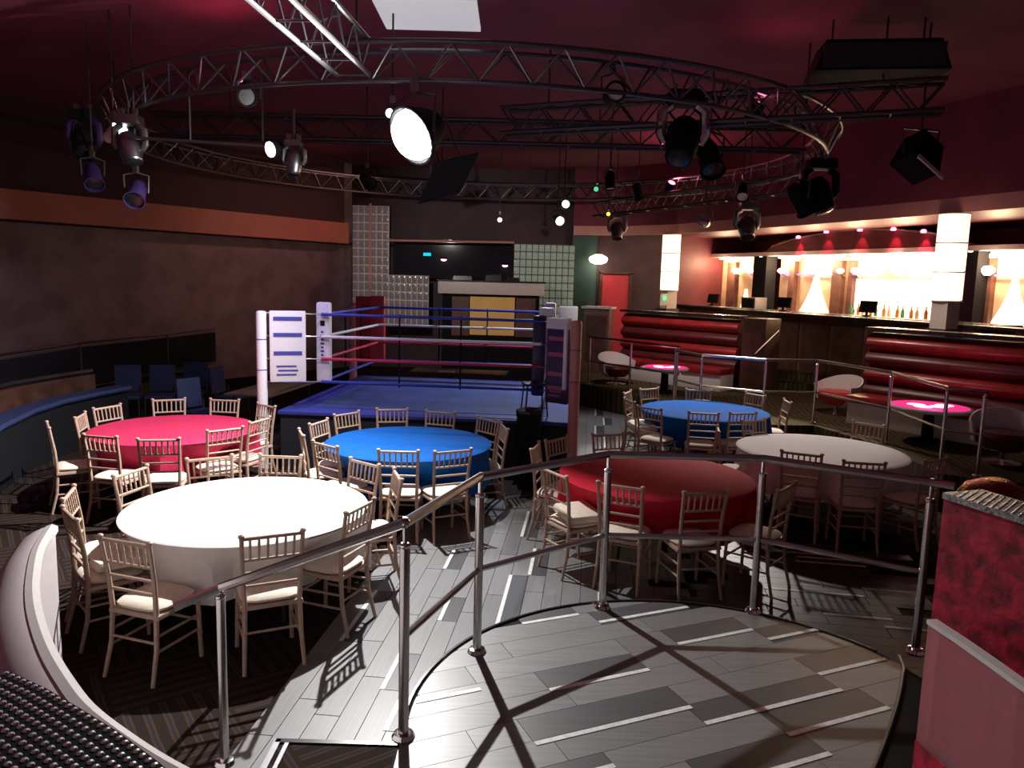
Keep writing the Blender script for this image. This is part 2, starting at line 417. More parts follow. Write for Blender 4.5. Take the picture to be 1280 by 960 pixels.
# ---- carpeted steps left of the platform
steps = struct('carpet_steps', MB().box((-.80, 2.55, .15), (.62, 1.9, .30)), 'carpet')
MB().box((-1.10, 2.55, .302), (.03, 1.9, .012)).obj('step_nosing', 'alu', steps)
MB().box((-1.05, 2.55, .302), (.02, 1.9, .010)).obj('step_nosing', 'alu', steps)
MB().box((-.80, 3.49, .302), (.62, .03, .012)).obj('step_nosing', 'blackg', steps)
struct('lower_carpet_step', MB().box((-1.30, 2.3, .075), (.36, 1.4, .15)), 'carpet')

# ---- right tier with its carpet
tier_pts = [(1.35, 16.1), (2.95, 13.75), (2.72, 13.1), (3.0, 12.3), (3.9, 11.75), (4.72, 11.8), (5.12, 10.4), (5.05, 8.85), (5.5, 8.5), (11.5, 8.0), (11.5, 23.5), (1.35, 23.5)]
struct('tier_floor_right', MB().extr(tier_pts, 0, .45), 'carpet2')
struct('tier_floor_left', MB().extr([(-13, 8.5), (-8.05, 8.5), (-8.0, 13.5), (-7.0, 19.3), (-6.3, 23), (-13, 23)], 0, .26), 'carpet2')
struct('tier_floor_bar', MB().extr([(7.2, 20.2), (8.9, 16.2), (11.5, 16.2), (11.5, 23.5), (5.6, 23.5)], .45, 1.0), 'carpet2')
struct('tier_floor_booth', MB().extr([(2.62, 4.3), (1.9, 2.9), (1.2, 1.2), (6, 1.2), (6, 4.3)], 0, .45), 'carpet')

# ---- walls, ceiling, soffits
struct('ceiling', MB().box((-1, 11.2, 5.75), (26, 26, .2)), 'ceil')
def wall_seg(name, a, b, z0, z1, th, m): return struct(name, MB().prism([(0, z0), (th, z0), (th, z1), (0, z1)], a, b), m)
wall_seg('wall_left', (-4.6, 21.9), (-13.5, 9.6), 0, 5.7, -.2, 'wallL')
wall_seg('wall_back', (4.6, 22.1), (-5.5, 22.1), 0, 5.7, -.2, 'wallB')
wall_seg('wall_right', (13.0, 10.6), (7.2, 23.9), 0, 5.7, -.2, 'wallR')
wall_seg('wall_back_2', (7.4, 23.8), (4.4, 22.1), 0, 5.7, -.2, 'wallR')
# fascias of the dropped soffits and the soffits themselves
wall_seg('trim_1', (-4.5, 20.75), (-13.2, 8.3), 3.42, 3.95, .08, 'fasciaL')
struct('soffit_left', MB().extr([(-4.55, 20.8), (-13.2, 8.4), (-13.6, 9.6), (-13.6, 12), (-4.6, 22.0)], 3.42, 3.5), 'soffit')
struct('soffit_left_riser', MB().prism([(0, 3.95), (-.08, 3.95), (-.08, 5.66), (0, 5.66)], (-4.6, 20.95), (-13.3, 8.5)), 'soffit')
FR = [(1.6, 21.6), (2.9, 21.3), (4.2, 20.0), (5.1, 18.2), (5.95, 16.2), (6.7, 14.4), (7.3, 12.9), (7.75, 11.6), (8.1, 10.2), (8.3, 8.6)]
mb = MB()
for a, b in zip(FR, FR[1:]): mb.prism([(0, 3.86), (-.06, 3.86), (-.06, 4.13), (0, 4.13)], a, b)
struct('trim_2', mb, 'fasciaR')
mb = MB()
for a, b in zip(FR, FR[1:]): mb.prism([(-.10, 4.1), (-.14, 4.1), (-.14, 5.66), (-.10, 5.66)], a, b)
struct('soffit_right_riser', mb, 'ceil')
struct('soffit_right', MB().extr([(x+.05, y+.03) for x, y in FR] + [(12, 8.6), (12, 23.6), (1.6, 23.6)], 3.94, 4.02), 'wallR')

# ---- glass block screens on the back wall: every block a piece
def block_screen(name, x0, x1, z0, z1, y, m, nx, nz):
    w_, h_ = (x1-x0)/nx, (z1-z0)/nz
    s = struct(name, MB().box(((x0+x1)/2, y+.05, (z0+z1)/2), (x1-x0, .06, z1-z0)), 'mortard' if m == 'glassb' else 'mortar')
    o0 = MB().box((0, 0, 0), (w_*(.86 if m == 'glassb' else .84), .07, h_*(.86 if m == 'glassb' else .86))).obj('glass_block', m, smooth=True, bevel=.012); me = o0.data; bpy.data.objects.remove(o0)
    for i in range(nx):
        for j in range(nz):
            link('glass_block', me, s, (x0+w_*(i+.5), y, z0+h_*(j+.5)))
    return s
block_screen('window_1', -4.40, -3.42, 1.3, 4.45, 21.0, 'glassw', 6, 14)
block_screen('window_2', -3.42, -2.34, 1.3, 2.63, 21.05, 'glassw', 7, 6)
block_screen('window_3', -.04, 1.60, 1.3, 3.55, 21.0, 'glassb', 10, 11)
struct('window_4', MB().box((-1.74, 21.6, 3.1), (3.3, .06, 1.05)), 'darkglass')
struct('trim_3', MB().tube([(-3.42, 20.98, 3.55), (-.04, 20.98, 3.58)], .03, 8), 'fasciaR')
struct('trim_4', MB().box((-3.9, 20.9, 2.5), (.05, .05, 4.0)), 'fasciaR')
# teal recess and red door right of the screens
struct('trim_5', MB().box((1.95, 22.0, 2.2), (.7, .1, 3.4)), 'teal')
door = struct('door_1', MB().box((2.85, 21.98, 1.62), (.75, .12, 2.34)), 'door_r')
MB().box((2.43, 21.95, 1.65), (.08, .16, 2.42)).obj('door_frame', 'darkwood', door)
MB().box((3.27, 21.95, 1.65), (.08, .16, 2.42)).obj('door_frame', 'darkwood', door)
MB().box((2.85, 21.95, 2.86), (.92, .16, .08)).obj('door_frame', 'darkwood', door)
bar('door_handle', (2.58, 21.88, 1.5), (2.58, 21.88, 1.66), .014, 'chrome', door)

# ================================================================== LIGHTING RIG
TC = Vector((-.7, 13.9, 0)); TR = 5.7
truss = thing('circular_truss', 'large circular aluminium lighting truss hung under the wine ceiling above the ring', 'truss', (TC.x, TC.y, 4.57))
def ringpts(r, z, n=96): return [(r*math.cos(2*math.pi*k/n), r*math.sin(2*math.pi*k/n), z) for k in range(n+1)]
for r_, z_ in ((TR-.17, .34), (TR+.17, .34), (TR, 0)):
    MB().tube(ringpts(r_, z_), .027, 8, cap=False).obj('chord', 'alu', truss)
NB = 64
for k in range(NB):
    a0, a1 = 2*math.pi*k/NB, 2*math.pi*(k+.5)/NB; a2 = 2*math.pi*(k+1)/NB
    for rr in (TR-.17, TR+.17):
        p0 = (rr*math.cos(a0), rr*math.sin(a0), .34); p1 = (TR*math.cos(a1), TR*math.sin(a1), 0); p2 = (rr*math.cos(a2), rr*math.sin(a2), .34)
        bar('brace', p0, p1, .013, 'alu', truss)
        bar('brace', p1, p2, .013, 'alu', truss)
for k in range(6):
    a = R(20 + 60*k); bar('hanger', (TR*math.cos(a), TR*math.sin(a), .30), (TR*math.cos(a), TR*math.sin(a), 1.09), .012, 'alud', truss)

def straight_truss(name, label, a, b, m, w_=.17, h_=.34, step=.5):
    a = Vector(a); b = Vector(b); t = thing(name, label, 'truss', a); v = b - a; L_ = v.length; d = v.normalized()
    s = d.cross(Vector((0, 0, 1))).normalized(); up = Vector((0, 0, h_))
    for off in (s*w_ + up, s*-w_ + up, s*w_, s*-w_): bar('chord', off, off + v, .026, m, t)
    n = int(L_/step)
    for k in range(n):
        p, q = d*(L_*k/n), d*(L_*(k+1)/n); mid = d*(L_*(k+.5)/n)
        for sg in (-1, 1):
            bar('brace', p + s*w_*sg + up, mid + s*w_*sg, .012, m, t); bar('brace', mid + s*w_*sg, q + s*w_*sg + up, .012, m, t)
        bar('brace', p + s*w_, p - s*w_, .012, m, t); bar('brace', p + s*w_ + up, mid - s*w_ + up, .012, m, t)
    for k in (.12, .88): bar('hanger', v*k + up, Vector((v.x*k, v.y*k, 5.66 - a.z)), .012, m, t)
    return t
straight_truss('straight_truss', 'bright straight truss running from the circular truss towards the viewer, left of the glaring lamp', (-1.72, 8.25, 4.62), (-2.05, 4.4, 4.62), 'alu')
straight_truss('straight_truss', 'dark straight truss crossing the right of the ceiling to a tilted speaker', (-.2, 11.0, 4.57), (4.75, 8.95, 4.57), 'alud', .14, .33)
straight_truss('straight_truss', 'silver straight truss hung low over the far right tables', (1.9, 18.55, 4.12), (5.1, 14.4, 4.30), 'alu', .13, .30)
straight_truss('straight_truss', 'dark straight truss crossing behind the glaring lamp', (-5.6, 12.2, 4.62), (4.3, 12.0, 4.62), 'alud', .14, .33, .7)

# fixtures ----------------------------------------------------------------
def frame_of(d):
    d = Vector(d).normalized(); return d.to_track_quat('Z', 'Y')
def setq(o, d): o.rotation_mode = 'QUATERNION'; o.rotation_quaternion = frame_of(d); return o
def par_can(label, loc, aim, s=1.0, lens='blackg', body='black', hang=.35, name='par_can'):
    """loc = centre of the can; hangs from a clamp 'hang' above"""
    t = thing(name, label, 'stage light', loc, 0, None)
    d = Vector(aim).normalized()
    can = MB().lathe([(.02, -.20*s), (.07*s, -.19*s), (.10*s, -.10*s), (.11*s, .16*s), (.125*s, .17*s), (.125*s, .19*s), (.112*s, .19*s), (.105*s, .12*s), (.02*s, .11*s)], 16).obj('can', body, t); setq(can, d)
    ln = MB().lathe([(.103*s, .135*s), (.101*s, .165*s), (.05*s, .178*s)], 16).obj('lens', lens, t); setq(ln, d)
    sd = d.cross(Vector((0, 0, 1)))
    sd = sd.normalized() if sd.length > .1 else Vector((1, 0, 0))
    MB().tube([sd*.13*s, sd*.14*s + Vector((0, 0, .2*s)), Vector((0, 0, .24*s)), -sd*.14*s + Vector((0, 0, .2*s)), -sd*.13*s], .012*s, 6).obj('yoke', 'alud', t)
    MB().box((0, 0, .24*s + .03), (.05, .06, .08)).obj('clamp', 'alu', t)
    if hang > .3*s: bar('drop_pipe', (0, 0, .24*s), (0, 0, hang if hang < .36 and loc[2] > 4.4 else 5.655 - loc[2]), .011, 'alud', t)
    elif loc[2] < 4.5: bar('drop_pipe', (0, 0, .24*s), (0, 0, 5.655 - loc[2]), .011, 'alud', t)
    return t
def moving_head(label, loc, aim, s=1.0, body='black', lens='blackg', hang=.2, arm=None):
    """loc = centre of the head"""
    t = thing('moving_head', label, 'stage light', loc); d = Vector(aim).normalized(); arm = arm or body
    MB().box((0, 0, .36*s), (.32*s, .26*s, .12*s), top=.92).obj('base', body, t, bevel=.012)
    for sx in (-1, 1):
        MB().tube([(sx*.11*s, 0, .30*s), (sx*.19*s, 0, .24*s), (sx*.20*s, 0, .05*s), (sx*.16*s, 0, -.03*s)], [.045*s, .05*s, .05*s, .04*s], 8).obj('arm', arm, t)
    hd = MB().lathe([(.03*s, -.20*s), (.11*s, -.19*s), (.15*s, -.10*s), (.15*s, .06*s), (.12*s, .19*s), (.13*s, .20*s), (.12*s, .22*s)], 18).obj('head', body, t); setq(hd, d)
    ln = MB().lathe([(.10*s, .215*s), (.10*s, .225*s), (.04*s, .238*s)], 18).obj('lens', lens, t); setq(ln, d)
    for sx in (-.09, .09): MB().box((sx*s, 0, .36*s + .09*s), (.04, .07, .10)).obj('clamp', 'alu', t)
    if hang > .1: bar('drop_pipe', (0, 0, .42*s), (0, 0, .42*s + hang), .018, 'alud', t)
    return t

# the glaring flood
fl = thing('flood_lamp', 'glaring white floodlight hung low from the circular truss above the blue middle table', 'stage light', LAMP)
o = MB().lathe([(.05, -.34), (.15, -.31), (.24, -.14), (.29, .0), (.31, .02), (.31, .05), (.29, .05), (.27, -.04), (.03, -.06)], 24).obj('housing', 'black', fl); setq(o, AIM)
o = MB().lathe([(.262, -.03), (.255, .05), (.215, .115), (.145, .16), (.06, .18)], 24).obj('lens', 'e_lamp', fl); setq(o, AIM)
sd = AIM.cross(Vector((0, 0, 1))).normalized()
MB().tube([sd*.32, sd*.34 + Vector((0, 0, .34)), Vector((0, 0, .42)), -sd*.34 + Vector((0, 0, .34)), -sd*.32], .016, 8).obj('yoke', 'alud', fl)
MB().box((0, 0, .49), (.07, .10, .16)).obj('clamp', 'alu', fl)
_e = Vector((1.42, 6.75, .75)) - LAMP; _e.normalize(); _s = _e.cross(CUT).normalized(); _n = CUT.normalized()
_P = AIM * .21
vs = []
for a_ in (-.022, .52):
    for b_ in (-.30, .30):
        for c_ in (.56, .568): vs.append(_P + _e*c_ + _s*b_ - _n*a_)
MB().add(vs, [(0, 1, 3, 2), (4, 6, 7, 5), (0, 4, 5, 1), (2, 3, 7, 6), (0, 2, 6, 4), (1, 5, 7, 3)]).obj('added_flag', 'black', fl)  # plate added near the flood to shade the red table and right floor
for b_ in (-.2, .2): bar('added_flag_arm', AIM*-.02 - _n*.30 + _s*b_, _P + _e*.56 - _n*.34 + _s*b_, .008, 'alud', fl)  # arms holding the added plate

moving_head('white lit moving head on the left of the rig, second lamp from the left edge', (-4.66, 9.5, 4.02), (.3, -.3, -.9), .9, 'alu', 'blackg', .15)
moving_head('dark moving head at the far left end of the rig', (-5.75, 10.5, 4.22), (.2, -.5, -.8), 1.0, 'black', 'blackg', .1, 'pad_n')  # navy arms stand in for bluish light on the fixture
par_can('par lamp painted with bluish light hung lowest at the far left of the rig', (-5.55, 10.3, 3.78), (.4, -.6, -.7), 1.0, 'blackg', 'pad_n', .8)  # navy body colour imitates blue light on the can
par_can('par lamp painted with bluish light hung below the white moving head at left', (-4.60, 9.5, 3.50), (.2, -.8, -.6), 1.0, 'blackg', 'pad_n', .5)  # bluish light put into the body colour here too
par_can('small par lamp with a bright white lens tilted at left of the rig', (-4.95, 9.7, 4.22), (.75, -.5, .35), .8, 'e_small', 'cream', .35)
MB_t = thing('batten_light', 'long thin bar lamp glowing violet white at its right end, left of the glaring lamp', 'stage light', (-3.55, 9.3, 4.05))
bar('tube', (-1.0, 0, .06), (.7, 0, 0), .018, 'alu', MB_t)
o = MB().lathe([(.03, -.12), (.09, -.02), (.10, .10)], 14).obj('reflector', 'black', MB_t, loc=(.72, 0, -.02)); setq(o, (-.55, -.75, -.25))
o = MB().lathe([(.09, .09), (.09, .105)], 14).obj('lens', 'e_blue', MB_t, loc=(.72, 0, -.02)); setq(o, (-.55, -.75, -.25))
bar('drop_pipe', (-.3, 0, .03), (-.3, 0, .86), .012, 'alud', MB_t)
bar('drop_pipe', (.55, 0, .0), (.55, 0, .86), .012, 'alud', MB_t)
moving_head('small silver moving head beneath the violet bar lamp', (-2.62, 9.25, 3.86), (0, -.2, -1), .62, 'alu', 'blackg', .35)
moving_head('large black moving head with a chrome edge at right of centre of the rig', (2.0, 9.7, 4.32), (-.2, -.5, -.8), 1.35, 'black', 'blackg', .1, 'chrome')
par_can('black par lamp hung right of the large moving head', (2.75, 11.4, 4.40), (.1, -.6, -.8), 1.5, 'blackg', 'black', .5)
moving_head('dark moving head hung above the right far table with a yellow glint', (4.75, 12.4, 4.03), (.3, -.3, -.9), 1.3, 'black', 'blackg', .0)
par_can('dark par lamp hung under the right moving head', (4.35, 12.1, 3.92), (.62, .25, -.75), 1.3, 'blackg', 'black', .7)
for lab, loc, aim, k in [('small lit white lamp just right of and below the glaring flood', (-1.25, 13.0, 4.12), (.1, -1, -.4), .62),
                         ('pair lamp, upper bright white lamp left of the silver truss', (1.02, 16.9, 4.20), (.2, -1, .1), .75),
                         ('pair lamp, lower bright white lamp left of the silver truss', (.88, 16.7, 3.88), (.3, -1, -.3), .85)]:
    par_can(lab, loc, aim, k, 'e_small', 'alu', .55)
par_can('tiny far lamp glowing white near the middle of the back wall', (-.4, 18.9, 4.02), (0, -1, -.25), .5, 'e_small', 'black', .6)
moving_head('silver moving head at the left end of the silver truss', (2.35, 18.2, 3.78), (0, -.4, -.9), .95, 'alu', 'blackg', .1)
par_can('silver par lamp with bright lens under the middle of the silver truss', (3.85, 16.0, 3.85), (-.4, -1, .1), 1.0, 'chrome', 'alub', .4)
moving_head('silver moving head at the right end of the silver truss', (4.5, 15.3, 3.72), (0, -.5, -.9), 1.1, 'alu', 'blackg', .1)
par_can('small lamp with green lens right of the centre of the rig', (1.45, 14.3, 4.25), (-.4, -1, -.1), .42, 'e_green', 'black', .65)
par_can('small lamp with yellow lens at the left end of the silver truss', (2.0, 17.1, 4.05), (-.1, -1, .05), .42, 'e_yel', 'black', .5)
par_can('round lamp tucked inside the front left of the circular truss', (-3.05, 9.0, 4.52), (.2, -1, -.1), .9, 'greysteel', 'black', .3)
par_can('round lamp tucked inside the front right of the circular truss', (1.0, 8.64, 4.58), (.1, -1, 0), .9, 'cream', 'black', .33)
par_can('dark lamp clamped beside the glaring flood, small and round', (-1.35, 8.5, 4.30), (-.3, -1, -.2), .45, 'e_small', 'black', .28)
par_can('added par lamp that brightens the DJ booth from the middle of the rig', (-2.5, 13.1, 4.15), (.23, 1, -.25), .9, 'cream', 'black', .9)  # body for the added booth spot
par_can('added par lamp that brightens the left fascia from the back of the rig', (-1.9, 17.2, 4.45), (-.9, .3, -.2), .8, 'cream', 'black', .9)  # body for the added fascia spot
par_can('par lamp aimed at the right tables from the back of the rig', (3.95, 13.8, 4.22), (-.2, -.7, -.7), .9, 'cream', 'black', .9)
par_can('added par lamp that brightens the grey walkway beside the ring', (1.6, 13.6, 4.32), (.05, -.15, -1), .8, 'cream', 'black', .9)  # body for the added walkway spot
par_can('added par lamp that brightens the farther red sofa from the rig', (2.28, 14.85, 4.30), (.37, .55, -.85), .8, 'cream', 'black', .9)  # body for the added sofa spot
# red up-lights added to brighten the ceiling
for i, (lab, loc, aim, pw) in enumerate([('added par lamp pointing up, washing the ceiling red over the dance floor left', (-3.3, 9.6, 4.70), (-.35, -.5, .8), 15),
                                  ('added par lamp pointing up, washing the ceiling red over the dance floor right', (2.9, 9.9, 4.70), (.4, -.4, .8), 12),
                                  ('added par lamp pointing up, washing the far ceiling red behind the ring', (3.4, 17.6, 4.72), (.2, -.7, .7), 45)]):
    par_can(lab, loc, aim, .8, 'e_red', 'black', .22)
    p = Vector(loc) + Vector(aim).normalized()*.22
    spot('red_ceiling_fill', p, p + Vector(aim), pw, (1.0, .16, .30), 165, 1.0, .1)
# speakers hung from the rig
sp = thing('hung_speaker', 'large dark trapezoid speaker hung flat above the right truss', 'speaker', (4.1, 9.3, 5.03), R(-8))
MB().box((0, 0, .16), (1.45, .6, .34), top=.85).obj('cabinet', 'black', sp)
MB().box((0, -.29, .15), (1.3, .03, .26)).obj('grille', 'alud', sp)
for k in (-.5, .5): bar('hanger', (k, 0, .3), (k, 0, .63), .012, 'alud', sp)
sp = thing('tilted_speaker', 'black speaker tilted forward under the end of the right truss, pale lower edge', 'speaker', (4.75, 9.4, 4.16), R(14))
o = MB().box((0, 0, 0), (.42, .36, .42), top=.8).obj('cabinet', 'black', sp); o.rotation_euler = (R(-18), R(32), 0)
o = MB().box((.06, -.18, -.22), (.44, .02, .05)).obj('lower_edge', 'cream', sp); o.rotation_euler = (R(-18), R(32), 0)
MB().tube([(-.22, 0, 0), (-.25, 0, .30), (.25, 0, .30), (.22, 0, 0)], .014, 6).obj('bracket', 'alud', sp); bar('drop_pipe', (0, 0, .28), (0, 0, 5.655-4.16), .014, 'alud', sp)
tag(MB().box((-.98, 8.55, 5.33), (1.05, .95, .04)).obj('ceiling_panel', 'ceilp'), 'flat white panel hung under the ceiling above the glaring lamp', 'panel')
for k, (x, y, lab) in enumerate([(-3.2, 5.3, 'round recessed downlight in the ceiling, upper left corner, the brighter'), (-2.95, 5.35, 'small round recessed downlight right of the brighter corner one'), (-1.95, 5.4, 'small recessed downlight left of the bright straight truss')]):
    t = thing('downlight', lab, 'ceiling light', (x, y, 5.645))
    MB().lathe([(.07, 0), (.07, -.012), (.05, -.014)], 16).obj('rim', 'chrome', t); MB().lathe([(.045, -.008), (.045, -.015)], 14).obj('lamp', 'e_warm', t)

# ================================================================== STEEL RAILINGS
def rail_post(parent, x, y, z, h, stem, r=.024):
    p = MB().tube([(0, 0, 0), (0, 0, h)], r, 12).obj('post', 'steel', parent, loc=(x, y, z))
    MB().lathe([(.052, 0), (.055, .012), (.045, .03), (.026, .034)], 16).obj('base_flange', 'chrome', p)
    MB().lathe([(r, h), (r*1.12, h+.004), (r*1.12, h+.014), (r*.7, h+.022)], 12).obj('post_cap', 'chrome', p)
    MB().tube([(0, 0, h+.01), (0, 0, h+stem)], .011, 8).obj('rail_stem', 'steel', p)
    return p
rl = thing('stair_railing', 'brushed steel railing with handrail curving round the front of the grey platform', 'railing')
PP = [(-1.46, 3.74, 0), (-.46, 3.31, .45), (-.16, 4.15, .45), (.63, 4.80, .45), (1.62, 4.80, .45), (2.42, 4.29, .45)]
for i, (x, y, z) in enumerate(PP): rail_post(rl, x, y, z, .92, .10 if i else .06)
H = [(-1.66, 3.66, .90)] + [(x, y, z + 1.035 - (.06 if i == 0 else 0)) for i, (x, y, z) in enumerate(PP)] + [(2.50, 4.20, 1.49)]
for a, b in zip(H, H[1:]): bar('handrail', a, b, .024, 'steel', rl)
for (x, y, z) in H[1:-1]: MB().lathe([(.010, -.024), (.022, -.012), (.0245, 0), (.022, .012), (.010, .024)], 10, (x, y, z)).obj('rail_joint', 'steel', rl)
for a, b in zip(PP[1:], PP[2:]): bar('mid_rail', (a[0], a[1], a[2]+.50), (b[0], b[1], b[2]+.50), .018, 'steel', rl)

def tier_rail(label, pts, posts, z, h=.93):
    t = thing('tier_railing', label, 'railing')
    for x, y in posts: rail_post(t, x, y, z, h, .06, .022)
    for a, b in zip(pts, pts[1:]):
        bar('handrail', (*a, z+1.0), (*b, z+1.0), .024, 'steel', t); bar('mid_rail', (*a, z+.5), (*b, z+.5), .018, 'steel', t)
    return t
tier_rail('far steel railing of the right tier, behind the blue table', [(1.57, 15.95), (3.03, 13.89)], [(1.6, 15.9), (2.3, 14.92), (3.0, 13.93)], .45)
RR = [(2.79, 13.18), (3.07, 12.40), (3.93, 11.87), (4.79, 11.97), (5.23, 10.49), (5.13, 8.95), (5.45, 8.69)]
tier_rail('near steel railing of the right tier, zigzagging behind the dim white table', RR, [(2.8, 13.15), (3.07, 12.40), (3.93, 11.87), (4.77, 11.97), (5.21, 10.49), (5.13, 8.97), (5.42, 8.71)], .45)
t = thing('tier_railing', 'dark railing with a glass infill along the left tier in front of the plum wall', 'railing')
LR = [(-7.85, 10.6), (-7.9, 13.95), (-7.45, 16.5), (-7.05, 19.0)]
for x, y in LR: MB().tube([(0, 0, 0), (0, 0, .95)], .022, 8).obj('post', 'alud', t, loc=(x, y, .26))
for a, b in zip(LR, LR[1:]):
    bar('handrail', (*a, 1.23), (*b, 1.23), .022, 'steel', t); bar('bottom_rail', (*a, .40), (*b, .40), .014, 'alud', t)
    MB().prism([(-.006, .45), (.006, .45), (.006, 1.15), (-.006, 1.15)], a, b).obj('infill_panel', 'darkglass', t)

# ================================================================== TABLES AND CHAIRS
def cloth_mesh(m, drop, seed, folds=18, seats=()):
    def lim(a):
        best = 9.
        for (sa, sr) in seats:
            d = abs((a - sa + math.pi) % (2*math.pi) - math.pi)
            k = max(0., min(1., (d - .27)/.16)); k = k*k*(3-2*k); best = min(best, sr*(1-k) + .985*k)
        return best
    rnd = random.Random(seed); n = 96; Rr = .915; vs = []; fs = []
    ph = [rnd.uniform(0, 6.28) for _ in range(4)]
    prof = [(0.0, .0), (.35, 0), (.65, 0), (.86, 0), (.905, -.002), (.922, -.012)]
    for i, (r, z) in enumerate(prof[1:]):
        for k in range(n): a = 2*math.pi*k/n; vs.append((r*math.cos(a), r*math.sin(a), .762 + z))
    rings = 9
    for j in range(1, rings + 1):
        t = j / rings
        for k in range(n):
            a = 2*math.pi*k/n
            f = (math.sin(folds*a + ph[0]) * .6 + math.sin((folds*.6//1)*a + ph[1]) * .4)
            r = .925 + .035*t + .045*t*f; dz = drop*(1 + .10*math.sin(2*a + ph[2]) + .04*math.sin(5*a + ph[3]))
            zz = .75 - dz*t; q = max(0., min(1., (.75 - zz)/.21)); r = min(r, .925*(1-q) + min(.99, lim(a))*q)
            vs.append((r*math.cos(a), r*math.sin(a), .750 - dz*t))
    vs.append((0, 0, .762)); c = len(vs)-1; tot = len(prof)-1 + rings
    for k in range(n): fs.append((c, k, (k+1) % n))
    for i in range(tot-1):
        for k in range(n): fs.append((i*n+k, (i+1)*n+k, (i+1)*n+(k+1) % n, i*n+(k+1) % n))
    o = MB().add(vs, fs).obj('tablecloth', m)
    return o
def make_table(c, z=0):
    t = thing('round_table', 'x', 'table', (*c, z))
    MB().lathe([(.89, .725), (.91, .73), (.91, .748), (.90, .752)], 48).obj('tabletop', 'tabletop', t)
    for k in range(4):
        a = R(45 + 90*k)
        MB().tube([(.45*math.cos(a), .45*math.sin(a), .725), (.55*math.cos(a), .55*math.sin(a), 0)], .016, 8).obj('leg', 'alud', t)
    return t

def turned(p, q, r, rings):
    p = Vector(p); q = Vector(q); pts = []; rs = []
    ts = sorted(set([0, 1] + [x for k in rings for x in (k-.018, k, k+.018)]))
    for t in ts:
        pts.append(p + (q-p)*t); rs.append(r*1.28 if any(abs(t-k) < 1e-6 for k in rings) else r)
    return MB().tube(pts, rs, 8)
def make_chair():
    t = thing('banquet_chair', 'x', 'chair')
    MB().box((0, 0, .425), (.40, .40, .03), top=.97).obj('seat', 'wood', t, bevel=.008)
    cu = MB(); prof = [(.0, .442), (.15, .442), (.185, .452), (.19, .468), (.17, .485), (.10, .494), (.0, .497)]
    n = 24; vs = []; fs = []
    for r, z in prof[1:-1]:
        for k in range(n):
            a = 2*math.pi*k/n; e = 4.0
            q = (abs(math.cos(a))**e + abs(math.sin(a))**e)**(-1/e); vs.append((r*q*math.cos(a)*1.02, r*q*math.sin(a)*1.02, z))
    for i in range(len(prof)-3):
        for k in range(n): fs.append((i*n+k, i*n+(k+1) % n, (i+1)*n+(k+1) % n, (i+1)*n+k))
    fs.append(tuple(range(n-1, -1, -1))); fs.append(tuple(range((len(prof)-3)*n, (len(prof)-2)*n)))
    cu.add(vs, fs); cu.obj('cushion', 'cushion', t)
    for sx in (-1, 1):
        turned((sx*.175, .175, .42), (sx*.185, .185, 0), .015, (.3, .6)).obj('leg', 'wood', t)
        pts = [(sx*.19, -.255, 0), (sx*.178, -.20, .22), (sx*.172, -.185, .44), (sx*.18, -.20, .66), (sx*.19, -.24, .915)]
        rs = [.013, .016, .017, .016, .014]
        MB().tube(pts, rs, 8).obj('back_leg', 'wood', t)
        MB().lathe([(.015, 0), (.020, .006), (.020, .018), (.010, .026)], 10, (sx*.191, -.2405, .912)).obj('finial', 'wood', t)
        turned((sx*.18, .18, .20), (sx*.178, -.20, .20), .009, (.5,)).obj('stretcher', 'wood', t)
        turned((sx*.18, .18, .30), (sx*.175, -.19, .30), .009, (.5,)).obj('stretcher', 'wood', t)
    turned((-.18, .18, .26), (.18, .18, .26), .009, (.5,)).obj('stretcher', 'wood', t)
    turned((-.178, -.20, .26), (.178, -.20, .26), .009, (.5,)).obj('stretcher', 'wood', t)
    MB().tube([(-.19, -.238, .905), (.19, -.238, .905)], .0135, 8).obj('top_rail', 'wood', t)
    for z, y in ((.755, -.2135), (.665, -.201), (.575, -.194)):
        turned((-.183, y, z), (.183, y, z), .0105, ()).obj('back_rail', 'wood', t)
    for k in range(6):
        x = -.135 + .054*k
        turned((x, -.2135, .755), (x*1.02, -.237, .905), .0085, (.35, .65)).obj('spindle', 'wood', t)
    return t

TAB = {
 'white_front': ((-2.04, 5.83), 'cl_white', .44, 'the bright white table', 'round banquet table hidden under the overexposed white cloth at front left', 'bright white tablecloth in the lamp glare at front left'),
 'crimson': ((-3.91, 8.77), 'cl_violet_cast', .42, 'the crimson table', 'round banquet table hidden under the crimson cloth at far left', 'red tablecloth painted crimson pink as under violet light on the far left table by the ring post'),
 'blue_mid': ((-1.13, 8.37), 'cl_blue', .42, 'the middle blue table', 'round banquet table hidden under the blue cloth in front of the ring', 'blue tablecloth on the table straight in front of the boxing ring'),
 'red_mid': ((1.40, 7.20), 'cl_red', .40, 'the red table', 'round banquet table hidden under the red cloth behind the steel handrail', 'red tablecloth half in shadow behind the steel handrail'),
 'white_right': ((3.52, 8.55), 'cl_dim', .40, 'the dim white table', 'round banquet table hidden under the dim white cloth at right', 'dim greyish white tablecloth on the table at right'),
 'blue_far': ((2.83, 11.13), 'cl_blue', .40, 'the far blue table', 'round banquet table hidden under the far blue cloth by the right tier', 'blue tablecloth on the far table below the right tier railing'),
}
